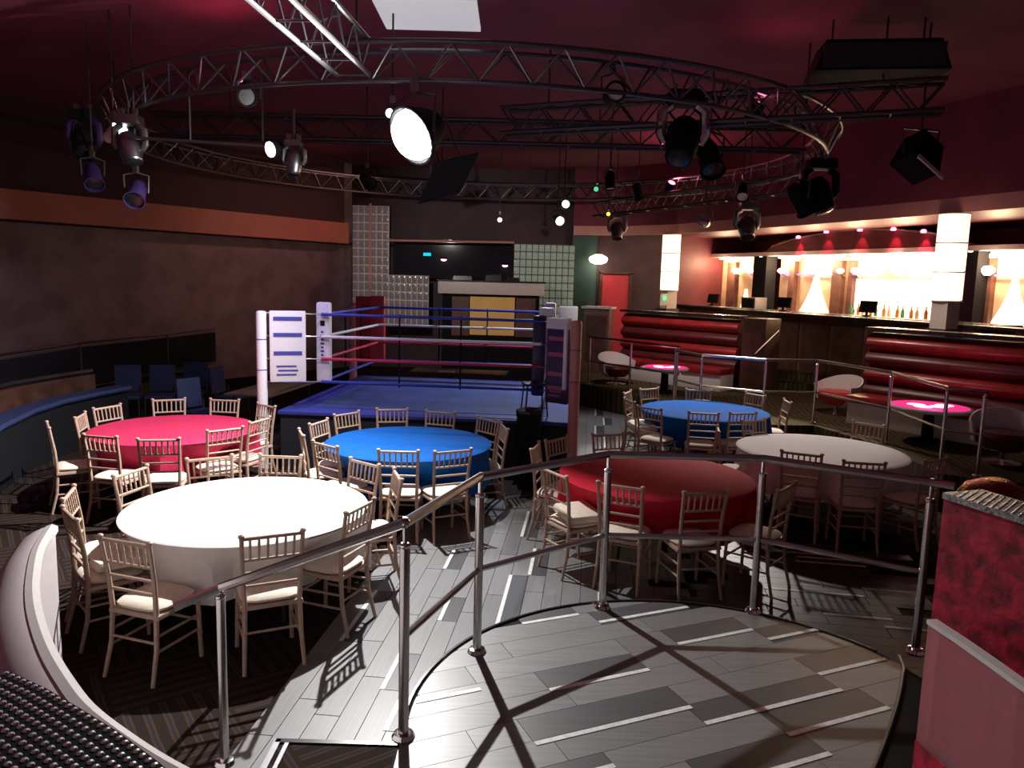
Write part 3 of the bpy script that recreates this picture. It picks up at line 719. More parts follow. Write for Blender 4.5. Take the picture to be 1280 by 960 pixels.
CH = {
 'white_front': [
  (-2.35, 4.53, 'near side of the bright white table, left of two with backs to us'),
  (-1.50, 4.72, 'near side of the bright white table, back crossed by the sloping handrail'),
  (-1.07, 5.37, 'right side of the bright white table, turned sideways just above the sloping handrail'),
  (-3.26, 5.51, 'leftmost at the bright white table, seen steeply from the side'),
  (-2.97, 5.02, 'left side of the bright white table, squeezed beside the leftmost one'),
  (-3.13, 6.18, 'far left of the bright white table, sloping top rail before the crimson cloth'),
  (-2.69, 6.72, 'far side of the bright white table, its spindles seen against the crimson cloth'),
  (-2.10, 6.87, 'far side of the bright white table, squarely facing the viewer'),
  (-1.30, 6.71, 'far right of the bright white table, angled towards the middle blue table'),
  (-.94, 6.30, 'right of the bright white table, standing beside the grey plank walkway')],
 'crimson': [
  (-4.88, 7.95, 'leftmost at the crimson table, seen edge-on'),
  (-4.89, 8.57, 'left side of the crimson table, second from its left end at the back'),
  (-4.90, 9.17, 'far left of the crimson table, below the curved blue bench'),
  (-4.44, 9.82, 'far side of the crimson table, left of two squarely facing ones'),
  (-3.75, 9.91, 'far side of the crimson table, right of two squarely facing ones'),
  (-3.10, 9.59, 'far right of the crimson table, partly behind the white ring post'),
  (-2.85, 8.57, 'right end of the crimson table, nearly edge-on'),
  (-4.09, 7.50, 'near side of the crimson table, left of three backs'),
  (-3.47, 7.42, 'near side of the crimson table, middle of three backs'),
  (-3.03, 8.00, 'near side of the crimson table, right of three backs, tilted')],
 'blue_mid': [
  (-2.20, 7.92, 'leftmost at the middle blue table, edge-on'),
  (-2.18, 8.56, 'left side of the middle blue table, second from the left at the back'),
  (-1.99, 9.15, 'far left of the middle blue table against the ring skirt'),
  (-1.50, 9.54, 'far side of the middle blue table, left of two squarely facing ones'),
  (-.88, 9.43, 'far side of the middle blue table, right of two squarely facing ones'),
  (-.27, 9.00, 'right side of the middle blue table, farther of two side by side'),
  (-.07, 8.57, 'right side of the middle blue table, nearer of two side by side'),
  (-1.82, 7.39, 'near left of the middle blue table, back angled to the viewer'),
  (-1.07, 7.19, 'near side of the middle blue table, left of two backs'),
  (-.55, 7.26, 'near side of the middle blue table, right of two backs above the handrail')],
 'red_mid': [
  (.25, 7.57, 'leftmost at the red table, edge-on above the handrail'),
  (.49, 7.98, 'far left of the red table, at the foot of the pink ring post'),
  (.39, 6.52, 'left side of the red table with a pile of seat pads on it'),
  (.91, 6.14, 'near side of the red table, its back behind a railing post'),
  (1.58, 6.00, 'near side of the red table, square-on, right of a railing post'),
  (2.31, 6.23, 'right side of the red table, turned sideways behind the right railing post'),
  (1.07, 8.29, 'far side of the red table on the grey walkway beside the ring')],
 'white_right': [
  (2.93, 7.57, 'near left of the dim white table, left of two backs above the handrail'),
  (3.41, 7.23, 'near side of the dim white table, right of two backs above the handrail'),
  (4.22, 7.45, 'near right of the dim white table, at its right edge'),
  (4.44, 9.40, 'far right of the dim white table, close to the tier railing'),
  (3.03, 9.45, 'far left of the dim white table, between it and the far blue table'),
  (2.40, 8.75, 'left end of the dim white table, edge-on beside the red table')],
 'blue_far': [
  (1.77, 11.66, 'far left corner of the far blue table beside the grey walkway'),
  (2.18, 12.09, 'far side of the far blue table, left of three pale backs'),
  (2.97, 12.10, 'far side of the far blue table, middle of three pale backs'),
  (3.77, 11.77, 'far side of the far blue table, right of three pale backs'),
  (4.05, 11.15, 'right end of the far blue table, alone on the carpet'),
  (1.85, 10.18, 'near side of the far blue table, left of three backs'),
  (2.51, 9.88, 'near side of the far blue table, middle of three backs'),
  (3.05, 9.96, 'near side of the far blue table, right of three backs'),
  (1.67, 10.80, 'left end of the far blue table, edge-on with stacked pads')]}
first = None
for i, (k, (c, m, drop, nm, tl, cl)) in enumerate(TAB.items()):
    if first is None:
        first = make_table(c); first['label'] = tl; first['group'] = 'round banquet tables'
    else: dup(first, (*c, 0), 0, tl)
    seats = []
    for (x, y, _) in CH[k]:
        d = Vector((x, y)) - Vector(c); seats.append((math.atan2(d.y, d.x), d.length - .24 - .225))
    o = cloth_mesh(m, drop, i+3, (15, 18, 16, 14, 17, 15)[i], seats); o.location = (*c, 0)
    tag(o, cl, 'tablecloth', 'tablecloths on the round tables')

chair0 = None
for k, lst in CH.items():
    c = Vector(TAB[k][0])
    for (x, y, ph) in lst:
        d = c - Vector((x, y)); rz = math.atan2(d.y, d.x) - math.pi/2 + random.uniform(-.12, .12)
        f = Vector((-math.sin(rz), math.cos(rz))); loc = (x + f.x*.24, y + f.y*.24, .006)
        lab = 'beige chair, ' + ph; g = 'banquet chairs at ' + TAB[k][3].replace('the ', '', 1)
        if chair0 is None:
            chair0 = make_chair(); chair0.location = loc; chair0.rotation_euler = (0, 0, rz); chair0['label'] = lab; chair0['group'] = g
        else: dup(chair0, loc, rz, lab, g)
# loose seat pads piled on two chairs
def pad(loc, rz, rx, lab):
    o = MB().box((0, 0, 0), (.36, .36, .06), top=.9).obj('seat_pad', 'cushion', loc=loc, bevel=.02); o.rotation_euler = (rx, 0, rz); return tag(o, lab, 'cushion', 'loose ivory seat pads')
pad((.62, 6.62, .545), .4, R(8), 'loose ivory seat pad lying on the chair left of the red table')
pad((-2.72, 5.18, .545), .7, R(-10), 'loose ivory seat pad lying on the chair squeezed in left of the bright white table')
pad((1.90, 10.88, .545), .2, R(6), 'loose ivory seat pad lying on the left end chair of the far blue table')

# ================================================================== BOXING RING
ring = thing('boxing_ring', 'boxing ring with blue canvas, four ropes and dark skirt behind the middle blue table', 'boxing ring', (-3.06, 9.90, 0), math.atan2(-.083, .9966))
W = 3.85
MB().box((W/2, W/2, .375), (W-.06, W-.06, .75)).obj('skirt', 'skirt', ring)
MB().box((W/2, W/2, .775), (W, W, .05)).obj('canvas_border', 'canvas_edge', ring, bevel=.01)
MB().box((W/2, W/2+.1, .803), (W-.7, W-.55, .008)).obj('canvas', 'canvas', ring)
CR = [(.45, .45), (3.40, .45), (3.40, 3.40), (.45, 3.40)]
POST = [(-.22, .05), (3.86, .0), (3.72, 3.95), (-.17, 3.98)]
pm = ['pad_w', 'pad_p', 'pad_w', 'pad_p']
for (x, y), m in zip(POST, pm):
    p = MB().lathe([(.068, 0), (.068, 2.06), (.06, 2.085), (.02, 2.095)], 18, (x, y, 0)).obj('corner_post', m, ring)
    for z in (1.32, 1.72): MB().lathe([(.070, z), (.070, z+.012)], 18, (x, y, 0)).obj('post_strap', 'strp_b', p)
ropes = [(2.05, 'r_blue'), (1.75, 'r_white'), (1.45, 'r_red'), (1.14, 'r_blue')]
for i in range(4):
    a, b = CR[i], CR[(i+1) % 4]
    for z, m in ropes: bar('rope', (*a, z), (*b, z), .021, m, ring)
    for k in (.36, .64):
        x, y = a[0]+(b[0]-a[0])*k, a[1]+(b[1]-a[1])*k
        bar('rope_spacer', (x, y, 1.10), (x, y, 2.08), .012, 'black', ring)
for (x, y), (px_, py_) in zip(CR, POST):
    for z, m in ropes: bar('turnbuckle', (x, y, z), (px_, py_, z+.02), .011, 'chrome', ring)
# corner pads (where the ropes meet)
def cpad(c, m, mark, z0, z1, w_=.19, rz=0):
    p = MB().box((c[0], c[1], (z0+z1)/2), (w_, .13, z1-z0), rz).obj('corner_pad', m, ring, bevel=.035)
    return p
p = cpad((CR[0][0], CR[0][1]+.10), 'pad_w', None, 1.13, 2.21)
for k in range(7): MB().box((CR[0][0]-.005, CR[0][1]+.033, 1.50+k*.052), (.05 if k % 2 else .035, .006, .028)).obj('printed_mark', 'strp_b', p)
MB().box((CR[0][0], CR[0][1]+.033, 1.93), (.06, .006, .07)).obj('printed_emblem', 'black', p)
p = cpad((CR[1][0]-.03, CR[1][1]+.10), 'pad_n', None, 1.05, 2.12, .17)
MB().box((CR[1][0]+.10, CR[1][1]+.14, 1.78), (.10, .12, .86)).obj('pad_side', 'pad_w', p, bevel=.02)
MB().box((CR[1][0]+.06, CR[1][1]+.12, 2.18), (.20, .15, .09)).obj('pad_cap', 'pad_w', p, bevel=.02)
cpad((CR[2][0], CR[2][1]+.1), 'pad_w', None, 1.13, 2.21)
cpad((CR[3][0]-.05, CR[3][1]+.15), 'pad_r', None, 1.10, 2.24, .26)
# wide sponsor panels between post and rope corner
def panel(a, b, z0, z1, base, stripe, zs, cap=None, lines=0, name='sponsor_panel'):
    a = Vector(a); b = Vector(b); c = (a+b)/2; L_ = (b-a).length; rz = math.atan2((b-a).y, (b-a).x)
    p = MB().box((0, 0, (z0+z1)/2), (L_, .07, z1-z0)).obj(name, base, ring, loc=(c.x, c.y, 0), rz=rz, bevel=.02)
    for z in zs: MB().box((0, -.038, z), (L_*.78, .008, .05)).obj('printed_stripe', stripe, p)
    for k in range(lines): MB().box((-.02+.02*(k % 2), -.038, z0+.10+k*.055), (L_*.55, .008, .02)).obj('printed_line', stripe, p)
    if cap: MB().box((0, 0, z1-.06), (L_*1.04, .085, .14)).obj('panel_cap', cap, p, bevel=.015)
    return p
panel((-.10, .02), (.32, .20), 1.17, 2.10, 'pad_w', 'strp_b', (1.55, 1.79, 2.0), None, 3)
p = panel((3.50, .24), (3.78, .06), 1.02, 2.10, 'pad_n', 'strp_p', (1.22, 1.40, 1.65, 1.85), 'pad_w', 2)
MB().box((.135, -.03, 1.63), (.05, .06, .84)).obj('panel_side', 'pad_w', p, bevel=.01)
panel((-.07, 3.86), (.43, 3.66), 1.10, 2.22, 'pad_r', 'strp_p', (), None, 0)
panel((3.55, 3.62), (3.85, 3.86), 1.10, 2.15, 'pad_w', 'strp_b', (1.6, 1.85), None, 0)

# things round the ring
t = thing('black_bin', 'black tapered bin standing against the right front of the ring', 'bin', (.22, 9.28, 0))
MB().lathe([(.12, 0), (.15, .92), (.16, .93), (.16, .99), (.14, .99)], 20).obj('body', 'black', t)
MB().lathe([(.165, .97), (.165, 1.0), (.06, 1.03)], 20).obj('lid', 'blackg', t)
t = thing('folding_stool', 'small blue metal stool on the right front corner of the canvas', 'stool', (.30, 10.02, .807), .2)
MB().box((0, 0, .42), (.30, .28, .03)).obj('seat', 'pad_n', t, bevel=.008)
for sx in (-1, 1):
    for sy in (-1, 1): bar('leg', (sx*.12, sy*.11, .41), (sx*.15, sy*.14, 0), .011, 'alud', t)
bar('stretcher', (-.14, -.13, .12), (.14, -.13, .12), .008, 'alud', t)
def trestle(label, loc, rz, L_, w_):
    t = thing('trestle_table', label, 'table', loc, rz, 'brown judges tables beside the ring')
    MB().box((0, 0, .735), (w_, L_, .03)).obj('tabletop', 'tabletop', t, bevel=.006)
    for sx in (-1, 1):
        for sy in (-1, 1): bar('leg', (sx*w_*.4, sy*L_*.4, .72), (sx*w_*.4, sy*L_*.42, 0), .015, 'alud', t)
    return t
trestle('brown rectangular table standing left of the ring behind the white post', (-3.88, 12.35, 0), R(-8), 1.8, .75)
tb = trestle('brown rectangular table standing behind the far side of the ring', (-1.05, 15.2, 0), R(85), 1.9, .7)
tag(MB().box((-1.3, 15.0, .758), (.32, .23, .012)).obj('paper', 'cream'), 'white paper sheet lying on the table behind the ring', 'paper')

# ================================================================== DJ BOOTH AND BACK OF ROOM
dj = thing('dj_booth', 'DJ booth with cream fascia over a dark front and an amber panel at the back', 'counter', (-.6, 19.9, 0))
MB().box((0, .4, 1.09), (2.5, .8, 2.18)).obj('body', 'black', dj)
MB().box((0, .35, 2.35), (2.72, 1.0, .32)).obj('fascia', 'cream', dj, bevel=.03)
MB().box((0, .35, 2.53), (2.78, 1.06, .04)).obj('worktop', 'blackg', dj)
MB().box((.04, -.02, 1.64), (1.15, .05, .98)).obj('amber_panel', 'amber', dj)
MB().box((-.78, -.02, 1.62), (.44, .04, 1.0)).obj('side_panel', 'brownwall', dj)
MB().box((.90, -.02, 1.62), (.5, .04, 1.0)).obj('side_panel', 'brownwall', dj)
for x, w_, h_, lab in [(-.75, .5, .10, 'dark mixing deck on the left of the DJ booth top'), (.05, .42, .14, 'dark mixing deck in the middle of the DJ booth top'), (.55, .35, .08, 'dark mixing deck on the right of the DJ booth top')]:
    t = thing('mixing_deck', lab, 'audio deck', (-.6+x, 20.2, 2.55))
    MB().box((0, 0, h_/2), (w_, .4, h_), top=.92).obj('case', 'blackg', t)
    MB().lathe([(.12, h_), (.12, h_+.012), (.03, h_+.02)], 16).obj('platter', 'alud', t)
    for k in (-1, 1): MB().lathe([(.02, h_), (.017, h_+.02)], 8, (k*w_*.38, -.1, 0)).obj('knob', 'chrome', t)
t = thing('exit_sign', 'small cyan glowing sign on the dark glass at the back', 'sign', (-2.44, 21.545, 3.22))
MB().box((0, 0, 0), (.24, .05, .11)).obj('case', 'black', t); MB().box((0, -.03, 0), (.21, .02, .085)).obj('face', 'e_cyan', t)
M['e_pinkl'] = mat('pink_reflection_glow', (1, .6, .7), emit=(1, .55, .7), estr=4)  # glowing globes stand in for pink lamps reflected in the glass
for x, z, lab in [(-1.98, 3.10, 'pink lamp reflection as a glowing globe on the dark back glass, the left of two'), (-.28, 2.98, 'pink lamp reflection as a glowing globe on the dark back glass, the right of two')]:
    t = thing('lamp_reflection', lab, 'lamp', (x, 21.52, z)); MB().lathe([(.08, 0), (.08, .03), (.03, .05)], 12).obj('base', 'black', t)
    MB().lathe([(.03, -.05), (.07, -.03), (.08, 0), (.05, .03)], 12).obj('globe', 'e_pinkl', t)
t = thing('wall_light', 'round white bowl light glowing on the wall above the red door', 'lamp', (2.32, 21.75, 3.22))
MB().lathe([(.10, .13), (.24, .06), (.27, 0), (.22, -.09), (.08, -.14)], 20).obj('bowl', 'e_warm', t); MB().box((0, .14, .05), (.12, .12, .2)).obj('bracket', 'black', t)
point('wall_light_bulb', (2.32, 21.4, 3.0), 14, (1, .85, .65), .1)
t = thing('host_stand', 'brown cabinet with a pale slanted top beside the far red sofa', 'cabinet', (2.05, 18.55, .45), R(-20))
MB().box((0, 0, .75), (.62, .5, 1.5)).obj('body', 'brownwall', t, bevel=.01); MB().box((0, -.03, 1.53), (.72, .58, .05)).obj('top', 'cream', t)
MB().box((0, -.26, .8), (.5, .02, 1.1)).obj('front_panel', 'darkwood', t)

# ================================================================== RIGHT SIDE: COLUMNS, SOFAS, BAR
def column(label, x, y):
    t = thing('light_column', label, 'column lamp', (x, y, .45))
    MB().box((0, 0, .75), (.40, .40, 1.5), R(24)).obj('pier', 'darkwood', t)
    MB().box((0, 0, 1.9), (.30, .30, 3.0), R(24)).obj('core', 'cream', t)
    for k in range(3):
        MB().lathe([(.20, 1.98+k*.48), (.235, 1.99+k*.48), (.235, 2.44+k*.48), (.20, 2.45+k*.48)], 20).obj('glowing_shade', 'e_col', t)
    for k in range(4): MB().lathe([(.24, 1.955+k*.48), (.245, 1.965+k*.48), (.24, 1.975+k*.48)], 20).obj('shade_ring', 'cream', t)
    point('column_glow', (x-.45, y-.35, 3.0), 9, (1, .72, .5), .25)
    return t
column('glowing cream column, the farther one beside the back door', 4.06, 20.35)
column('glowing cream column, the nearer one in front of the bar', 7.28, 13.05)
t = thing('small_sign', 'small white sign with a green mark on the farther glowing column', 'sign', (3.88, 20.02, 2.18), R(24))
MB().box((0, 0, 0), (.24, .02, .30)).obj('board', 'white_g', t); MB().box((0, -.014, .04), (.12, .008, .12)).obj('green_mark', 'e_green', t)

def sofa(label, a, b, rolls=4):
    a = Vector(a); b = Vector(b); t = thing('banquette_sofa', label, 'sofa', (a.x, a.y, .45), math.atan2((b-a).y, (b-a).x)); L_ = (b-a).length
    MB().box((L_/2, .12, .72), (L_, .16, 1.44)).obj('back_board', 'darkwood', t)
    h = .26
    for k in range(rolls):
        z = .50 + k*h; m = 'sofa' if k % 2 else 'sofad'
        prof = [(-.02 + .13*math.sin(math.pi*i/8), z - h/2 + h*i/8) for i in range(9)]
        MB().prism([(u*-1, zz) for u, zz in prof] + [(.05, z+h/2), (.05, z-h/2)], (0, 0), (L_, 0)).obj('back_roll', m, t)
    MB().box((L_/2, .08, 1.50), (L_+.06, .40, .05)).obj('ledge', 'blackg', t)
    n = 3
    for k in range(n):
        MB().box((L_*(k+.5)/n, -.34, .40), (L_/n-.02, .56, .12)).obj('seat_cushion', 'sofa', t, bevel=.03)
    MB().box((L_/2, -.32, .17), (L_*.98, .50, .34)).obj('plinth', 'white_g', t, bevel=.015)
    return t
sofa('red channel-back banquette sofa on the right tier, the farther left one', (2.55, 17.85), (4.62, 15.70))
sofa('red channel-back banquette sofa on the right tier, the nearer one at the right edge', (5.80, 12.50), (7.90, 9.65))
tag(MB().box((4.95, 15.35, 1.2), (.50, .62, 1.5), R(-45)).obj('partition_pier', 'darkwood', bevel=.01), 'dark brown pier at the right end of the farther red sofa', 'partition')
t = thing('stair_handrail', 'short sloping steel handrail fixed to the dark pier beside the stairs', 'handrail', (0, 0, 0))
bar('rail', (4.65, 14.72, 1.30), (5.15, 14.95, 1.74), .022, 'steel', t); bar('bracket', (4.72, 14.76, 1.36), (4.85, 15.2, 1.36), .012, 'steel', t); bar('bracket', (5.05, 14.9, 1.66), (5.1, 15.25, 1.66), .012, 'steel', t)
struct('trim_6', MB().prism([(0, .45), (.1, .45), (.1, 1.98), (0, 1.98)], (5.85, 17.6), (7.55, 13.6)), 'brownwall')
struct('trim_7', MB().prism([(-.15, 1.98), (.3, 1.98), (.3, 2.03), (-.15, 2.03)], (5.2, 18.6), (8.1, 12.0)), 'blackg')
for k in range(5): struct('trim_%d' % (8+k), MB().prism([(-.01, .6), (.03, .6), (.03, 1.85), (-.01, 1.85)], (5.90+k*.34, 17.42-k*.8), (6.2+k*.34, 16.72-k*.8)), 'darkwood')
st = thing('bar_stairs', 'two carpeted stairs with pale nosing leading up to the bar', 'stairs', (5.55, 16.0, .45), R(-40))
for k in range(2):
    s_ = MB().box((.0, .25+.32*k, .09+.18*k), (1.3, .32, .18)).obj('stair_step', 'carpet2', st); MB().box((0, .09+.32*k, .18*(k+1)), (1.3, .03, .012)).obj('step_nosing', 'alu', s_)

def tub_chair(label, loc, rz, seat):
    t = thing('tub_chair', label, 'chair', loc, rz)
    vs = []; fs = []; n = 18; prof = [(.20, .16), (.30, .24), (.36, .42), (.40, .66)]
    for s_ in (0, -.025):
        for (r, z) in prof:
            for k in range(n+1):
                a = R(-20 + 220*k/n + 0); hh = z if z < .4 else z - .16*(1-math.sin(max(0, min(math.pi, a))))
                vs.append(((r+s_)*math.cos(a), (r+s_)*math.sin(a), hh))
    m_ = n+1; q = len(prof)*m_
    for s0, fl_ in ((0, 0), (q, 1)):
        for i in range(len(prof)-1):
            for k in range(n):
                f_ = (s0+i*m_+k, s0+i*m_+k+1, s0+(i+1)*m_+k+1, s0+(i+1)*m_+k); fs.append(f_[::-1] if fl_ else f_)
    for k in range(n): i = (len(prof)-1)*m_; fs.append((i+k, i+k+1, q+i+k+1, q+i+k))
    for k in (0, n):
        for i in range(len(prof)-1): fs.append((i*m_+k, (i+1)*m_+k, q+(i+1)*m_+k, q+i*m_+k))
    MB().add(vs, fs).obj('shell', 'white_g', t)
    MB().lathe([(.20, .17), (.29, .25), (.31, .34), (.28, .40), (.05, .42)], 20).obj('seat_cushion', seat, t)
    MB().lathe([(.22, 0), (.22, .012), (.03, .03), (.03, .17)], 16).obj('pedestal', 'chrome', t)
    return t
tub_chair('white tub chair in front of the farther red sofa, left of the glowing pink table', (2.2, 16.15, .45), R(20), 'sofad')
tub_chair('white tub chair with a bright red cushion before the stairs to the bar', (5.55, 13.0, .45), R(-60), 'pad_r')
tub_chair('white tub chair at the right edge in front of the nearer red sofa', (6.2, 9.5, .45), R(-25), 'sofad')
def pink_table(label, x, y, r):
    t = thing('glow_table', label, 'table', (x, y, .45))
    MB().lathe([(r, .46), (r+.02, .48), (r+.02, .50), (r, .515)], 32).obj('rim', 'white_g', t)
    MB().lathe([(r-.02, .512), (r-.02, .519)], 32).obj('glowing_top', 'e_pink', t)
    for k, (a, rr) in enumerate(((.4, .5), (2.3, .42), (4.0, .45), (5.3, .3))):
        MB().lathe([(r*.24, .519), (r*.22, .523)], 14, (r*rr*math.cos(a), r*rr*math.sin(a)*.6, 0)).obj('glow_patch', 'e_pinkw', t)
    MB().lathe([(r*.5, 0), (r*.48, .02), (.08, .06), (.07, .40), (r*.5, .46)], 20).obj('pedestal', 'black', t)
    point('table_glow', (x, y, 1.15), 3, (1, .1, .35), .2)
pink_table('low round table with a glowing pink top by the farther red sofa', 3.0, 15.0, .44)
pink_table('low round table with a glowing pink top by the nearer red sofa', 5.92, 10.75, .52)

# ---- bar (local frame: t towards the viewer along the wall, o outwards, z up)
BO = Vector((4.2, 20.0)); BD = Vector((.40, -.916)); BN = Vector((.916, .40))
BA = math.atan2(BD.y, BD.x)
def B(t, o): v = BO + BD*t + BN*o; return (v.x, v.y)
bk = thing('back_bar', 'warmly lit back bar with glowing arched niches and pilasters behind the red sofas', 'bar', (*B(0, 3.0), 0), BA)
# local x = t, local y = outward (o - 3.0)
MB().box((-1.4, .10, 2.5), (2.4, .08, 1.9)).obj('wall_panel', 'e_wash', bk); MB().box((3.2, .10, 2.5), (5.7, .08, 1.9)).obj('wall_panel', 'e_wash', bk); MB().box((7.6, .10, 2.5), (3.0, .08, 1.9)).obj('wall_panel', 'e_wash', bk)
MB().box((3.0, -.18, 3.44), (11.6, .55, .10)).obj('cornice', 'cream', bk)
for x, w_ in ((.9, .20), (2.42, .30), (2.85, .14), (5.2, .2), (6.25, .2), (7.4, .25), (-.35, .18), (-1.5, .35), (-2.4, .3)):
    p = MB().box((x, .0, 2.45), (w_, .16, 1.75)).obj('pilaster', 'brownwall', bk); MB().box((x, -.01, 3.30), (w_+.08, .2, .08)).obj('capital', 'cream', p)
for x, m in ((.08, 'black'), (6.02, 'black')): MB().box((x, -.25, 2.5), (.50, .35, 1.9)).obj('dark_pillar', m, bk)
def niche(xc, w_, z0, z1, name='niche_panel'):
    pts = []; N = 16
    for i in range(N+1):
        s_ = i/N; u = abs(2*s_-1); zz = z0 + (z1-z0)*(1-u**.75)
        hw = w_/2
        pts.append((xc - hw + 2*hw*s_, zz))
    # bell outline: narrow neck, flaring foot
    out = [(xc-w_/2, z0)]
    for i in range(9):
        v = i/8; hw = w_/2*(1-v)**1.6*.8 + w_*.12*(1 - v*.4); out.append((xc-hw, z0+.05+(z1-z0-.05)*v))
    for i in range(8, -1, -1):
        v = i/8; hw = w_/2*(1-v)**1.6*.8 + w_*.12*(1 - v*.4); out.append((xc+hw, z0+.05+(z1-z0-.05)*v))
    out.append((xc+w_/2, z0))
    n = len(out); vs = [(x, .02, z) for x, z in out] + [(x, .07, z) for x, z in out]
    MB().add(vs, [tuple(range(n)), tuple(range(2*n-1, n-1, -1))] + [(i, (i+1) % n, n+(i+1) % n, n+i) for i in range(n)]).obj(name, 'e_niche', bk)
niche(1.66, 1.05, 1.85, 2.86); niche(6.75, .75, 1.95, 2.85); niche(-.95, .5, 1.8, 2.5)
MB().box((4.0, .03, 2.46), (2.1, .05, .72)).obj('mirror_glow', 'e_niche', bk)
o = MB().add([(2.95, .03, 1.95), (5.1, .03, 1.95), (5.05, .03, 2.12), (2.98, .03, 2.12), (2.95, .07, 1.95), (5.1, .07, 1.95), (5.05, .07, 2.12), (2.98, .07, 2.12)], [(0, 1, 2, 3), (7, 6, 5, 4), (0, 4, 5, 1), (1, 5, 6, 2), (2, 6, 7, 3), (3, 7, 4, 0)]).obj('shelf_back', 'e_niche', bk)
MB().box((4.0, -.12, 1.92), (2.3, .34, .05)).obj('bottle_shelf', 'cream', bk)
MB().box((3.0, -.35, 1.0), (11.4, .6, 1.84)).obj('base_cabinet', 'darkwood', bk)
for x0, x1 in ((-.75, -.25), (.5, .85), (1.1, 2.3), (2.9, 3.6), (4.4, 5.1), (6.4, 7.2)):
    MB().box(((x0+x1)/2, -.06, 2.92), (x1-x0, .05, .03)).obj('purple_tube', 'e_purp', bk)
for x, s_ in ((.62, .10), (1.66, .12), (2.6, .09), (3.05, .10), (4.25, .17), (6.3, .14), (7.15, .12), (-.6, .09), (-1.2, .12)):
    q = MB().lathe([(s_*.4, -s_*.6), (s_, -s_*.1), (s_, s_*.3), (s_*.5, s_*.7)], 14, (x, -.16, 3.0)).obj('sconce_shade', 'e_warm', bk)
    MB().tube([(x, -.16, 2.95), (x, .03, 2.86)], .02, 6).obj('sconce_arm', 'chrome', q)
for x, e in ((-1.4, 26), (.7, 22), (1.9, 26), (3.2, 30), (4.5, 34), (6.6, 30)):
    point('bar_downlight', (*B(x, 2.60), 3.22), e*3.2, (1, .70, .42), .12)
for k in range(6):
    x = -1.4 + 1.5*k
    MB().lathe([(.07, 3.385), (.07, 3.37), (.05, 3.365)], 12, (x, -.38, 0)).obj('downlight_lens', 'e_warm', bk)
for x0, x1 in ((-2.4, -.4), (.4, 2.6), (2.9, 5.1), (6.3, 8.4)): MB().box(((x0+x1)/2, -.06, 3.36), (x1-x0, .10, .04)).obj('cove_light', 'e_cove', bk)
# bottles on the shelf
bm_ = {}
for m in ('btl_g', 'btl_a', 'btl_c'):
    o0 = MB().lathe([(.036, 0), (.04, .01), (.04, .17), (.014, .23), (.014, .29), (.017, .30)], 10).obj('bottle', m); bm_[m] = o0.data; bpy.data.objects.remove(o0)
ORD = ['leftmost', 'second', 'third', 'fourth', 'fifth', 'sixth', 'seventh', 'eighth', 'ninth', 'tenth', 'eleventh', 'rightmost']
for k in range(12):
    x = 3.0 + .18*k; m = ('btl_g', 'btl_a', 'btl_c', 'btl_a')[k*7 % 4 if k % 3 else k % 4]
    o = bpy.data.objects.new('bottle', bm_[m]); COL.objects.link(o); o.location = (*B(x, 2.86 + .05*(k % 2)), 1.947)
    tag(o, {'btl_g': 'green', 'btl_a': 'amber', 'btl_c': 'clear'}[m] + ' spirit bottle on the glowing back bar shelf, ' + ORD[k] + ' of twelve', 'bottle', 'bottles on the back bar shelf')
# canopy above the bar with red spots
cn = thing('bar_canopy', 'dark red arched canopy with red spotlights above the back bar', 'canopy', (*B(3.2, 2.55), 0), BA)
out = [(-3.0, 3.5)] + [(-3.0 + 6.0*i/20, 3.5 + .42*math.sin(math.pi*i/20)**.7) for i in range(1, 20)] + [(3.0, 3.5)]
n = len(out)
MB().add([(x, 0, z) for x, z in out] + [(x, .22, z) for x, z in out], [tuple(range(n)), tuple(range(2*n-1, n-1, -1))] + [(i, (i+1) % n, n+(i+1) % n, n+i) for i in range(n)]).obj('fascia', 'wallR', cn)
MB().tube([(x, -.01, z+.02) for x, z in out[1:-1]], .025, 6).obj('edge_moulding', 'brownwall', cn)
for x, z in ((-1.65, 3.84), (-.75, 3.93), (.25, 3.93), (1.15, 3.90), (1.9, 3.82)):
    MB().lathe([(.05, z-.04), (.06, z), (.03, z+.03)], 10, (x, -.10, 0)).obj('red_spot', 'e_red', cn)
    v = Vector(B(3.2 + x, 2.55 - .16)); spot('red_canopy_beam', (v.x, v.y, z - .06), (*B(3.2+x, 2.62), 3.3), 22, (1, .05, .12), 60, .5, .03)
# glowing magenta bubble tube, fridge, tills
t = thing('bubble_lamp', 'tall magenta bubble lamp glowing beside the nearer column', 'lamp', (*B(5.85, 2.15), 1.0), BA)
MB().lathe([(.13, 0), (.14, .9), (.13, .92)], 16).obj('base', 'black', t); MB().lathe([(.11, .92), (.115, .94), (.115, 1.9), (.11, 1.92)], 16).obj('glowing_tube', 'e_mag', t)
for k in range(12): MB().lathe([(.01, -.02), (.03, 0), (.01, .02)], 8, (-.03 + .05*(k % 3 - 1), -.10, 1.0 + k*.075)).obj('bubble', 'e_magdot', t)
t = thing('bar_fridge', 'small grey fridge box on the bar beside the dark pillar', 'fridge', (*B(.15, 2.4), 1.95), BA)
MB().box((0, 0, .17), (.55, .4, .34)).obj('case', 'greysteel', t, bevel=.01); MB().box((0, -.21, .17), (.48, .03, .28)).obj('door', 'darkglass', t)
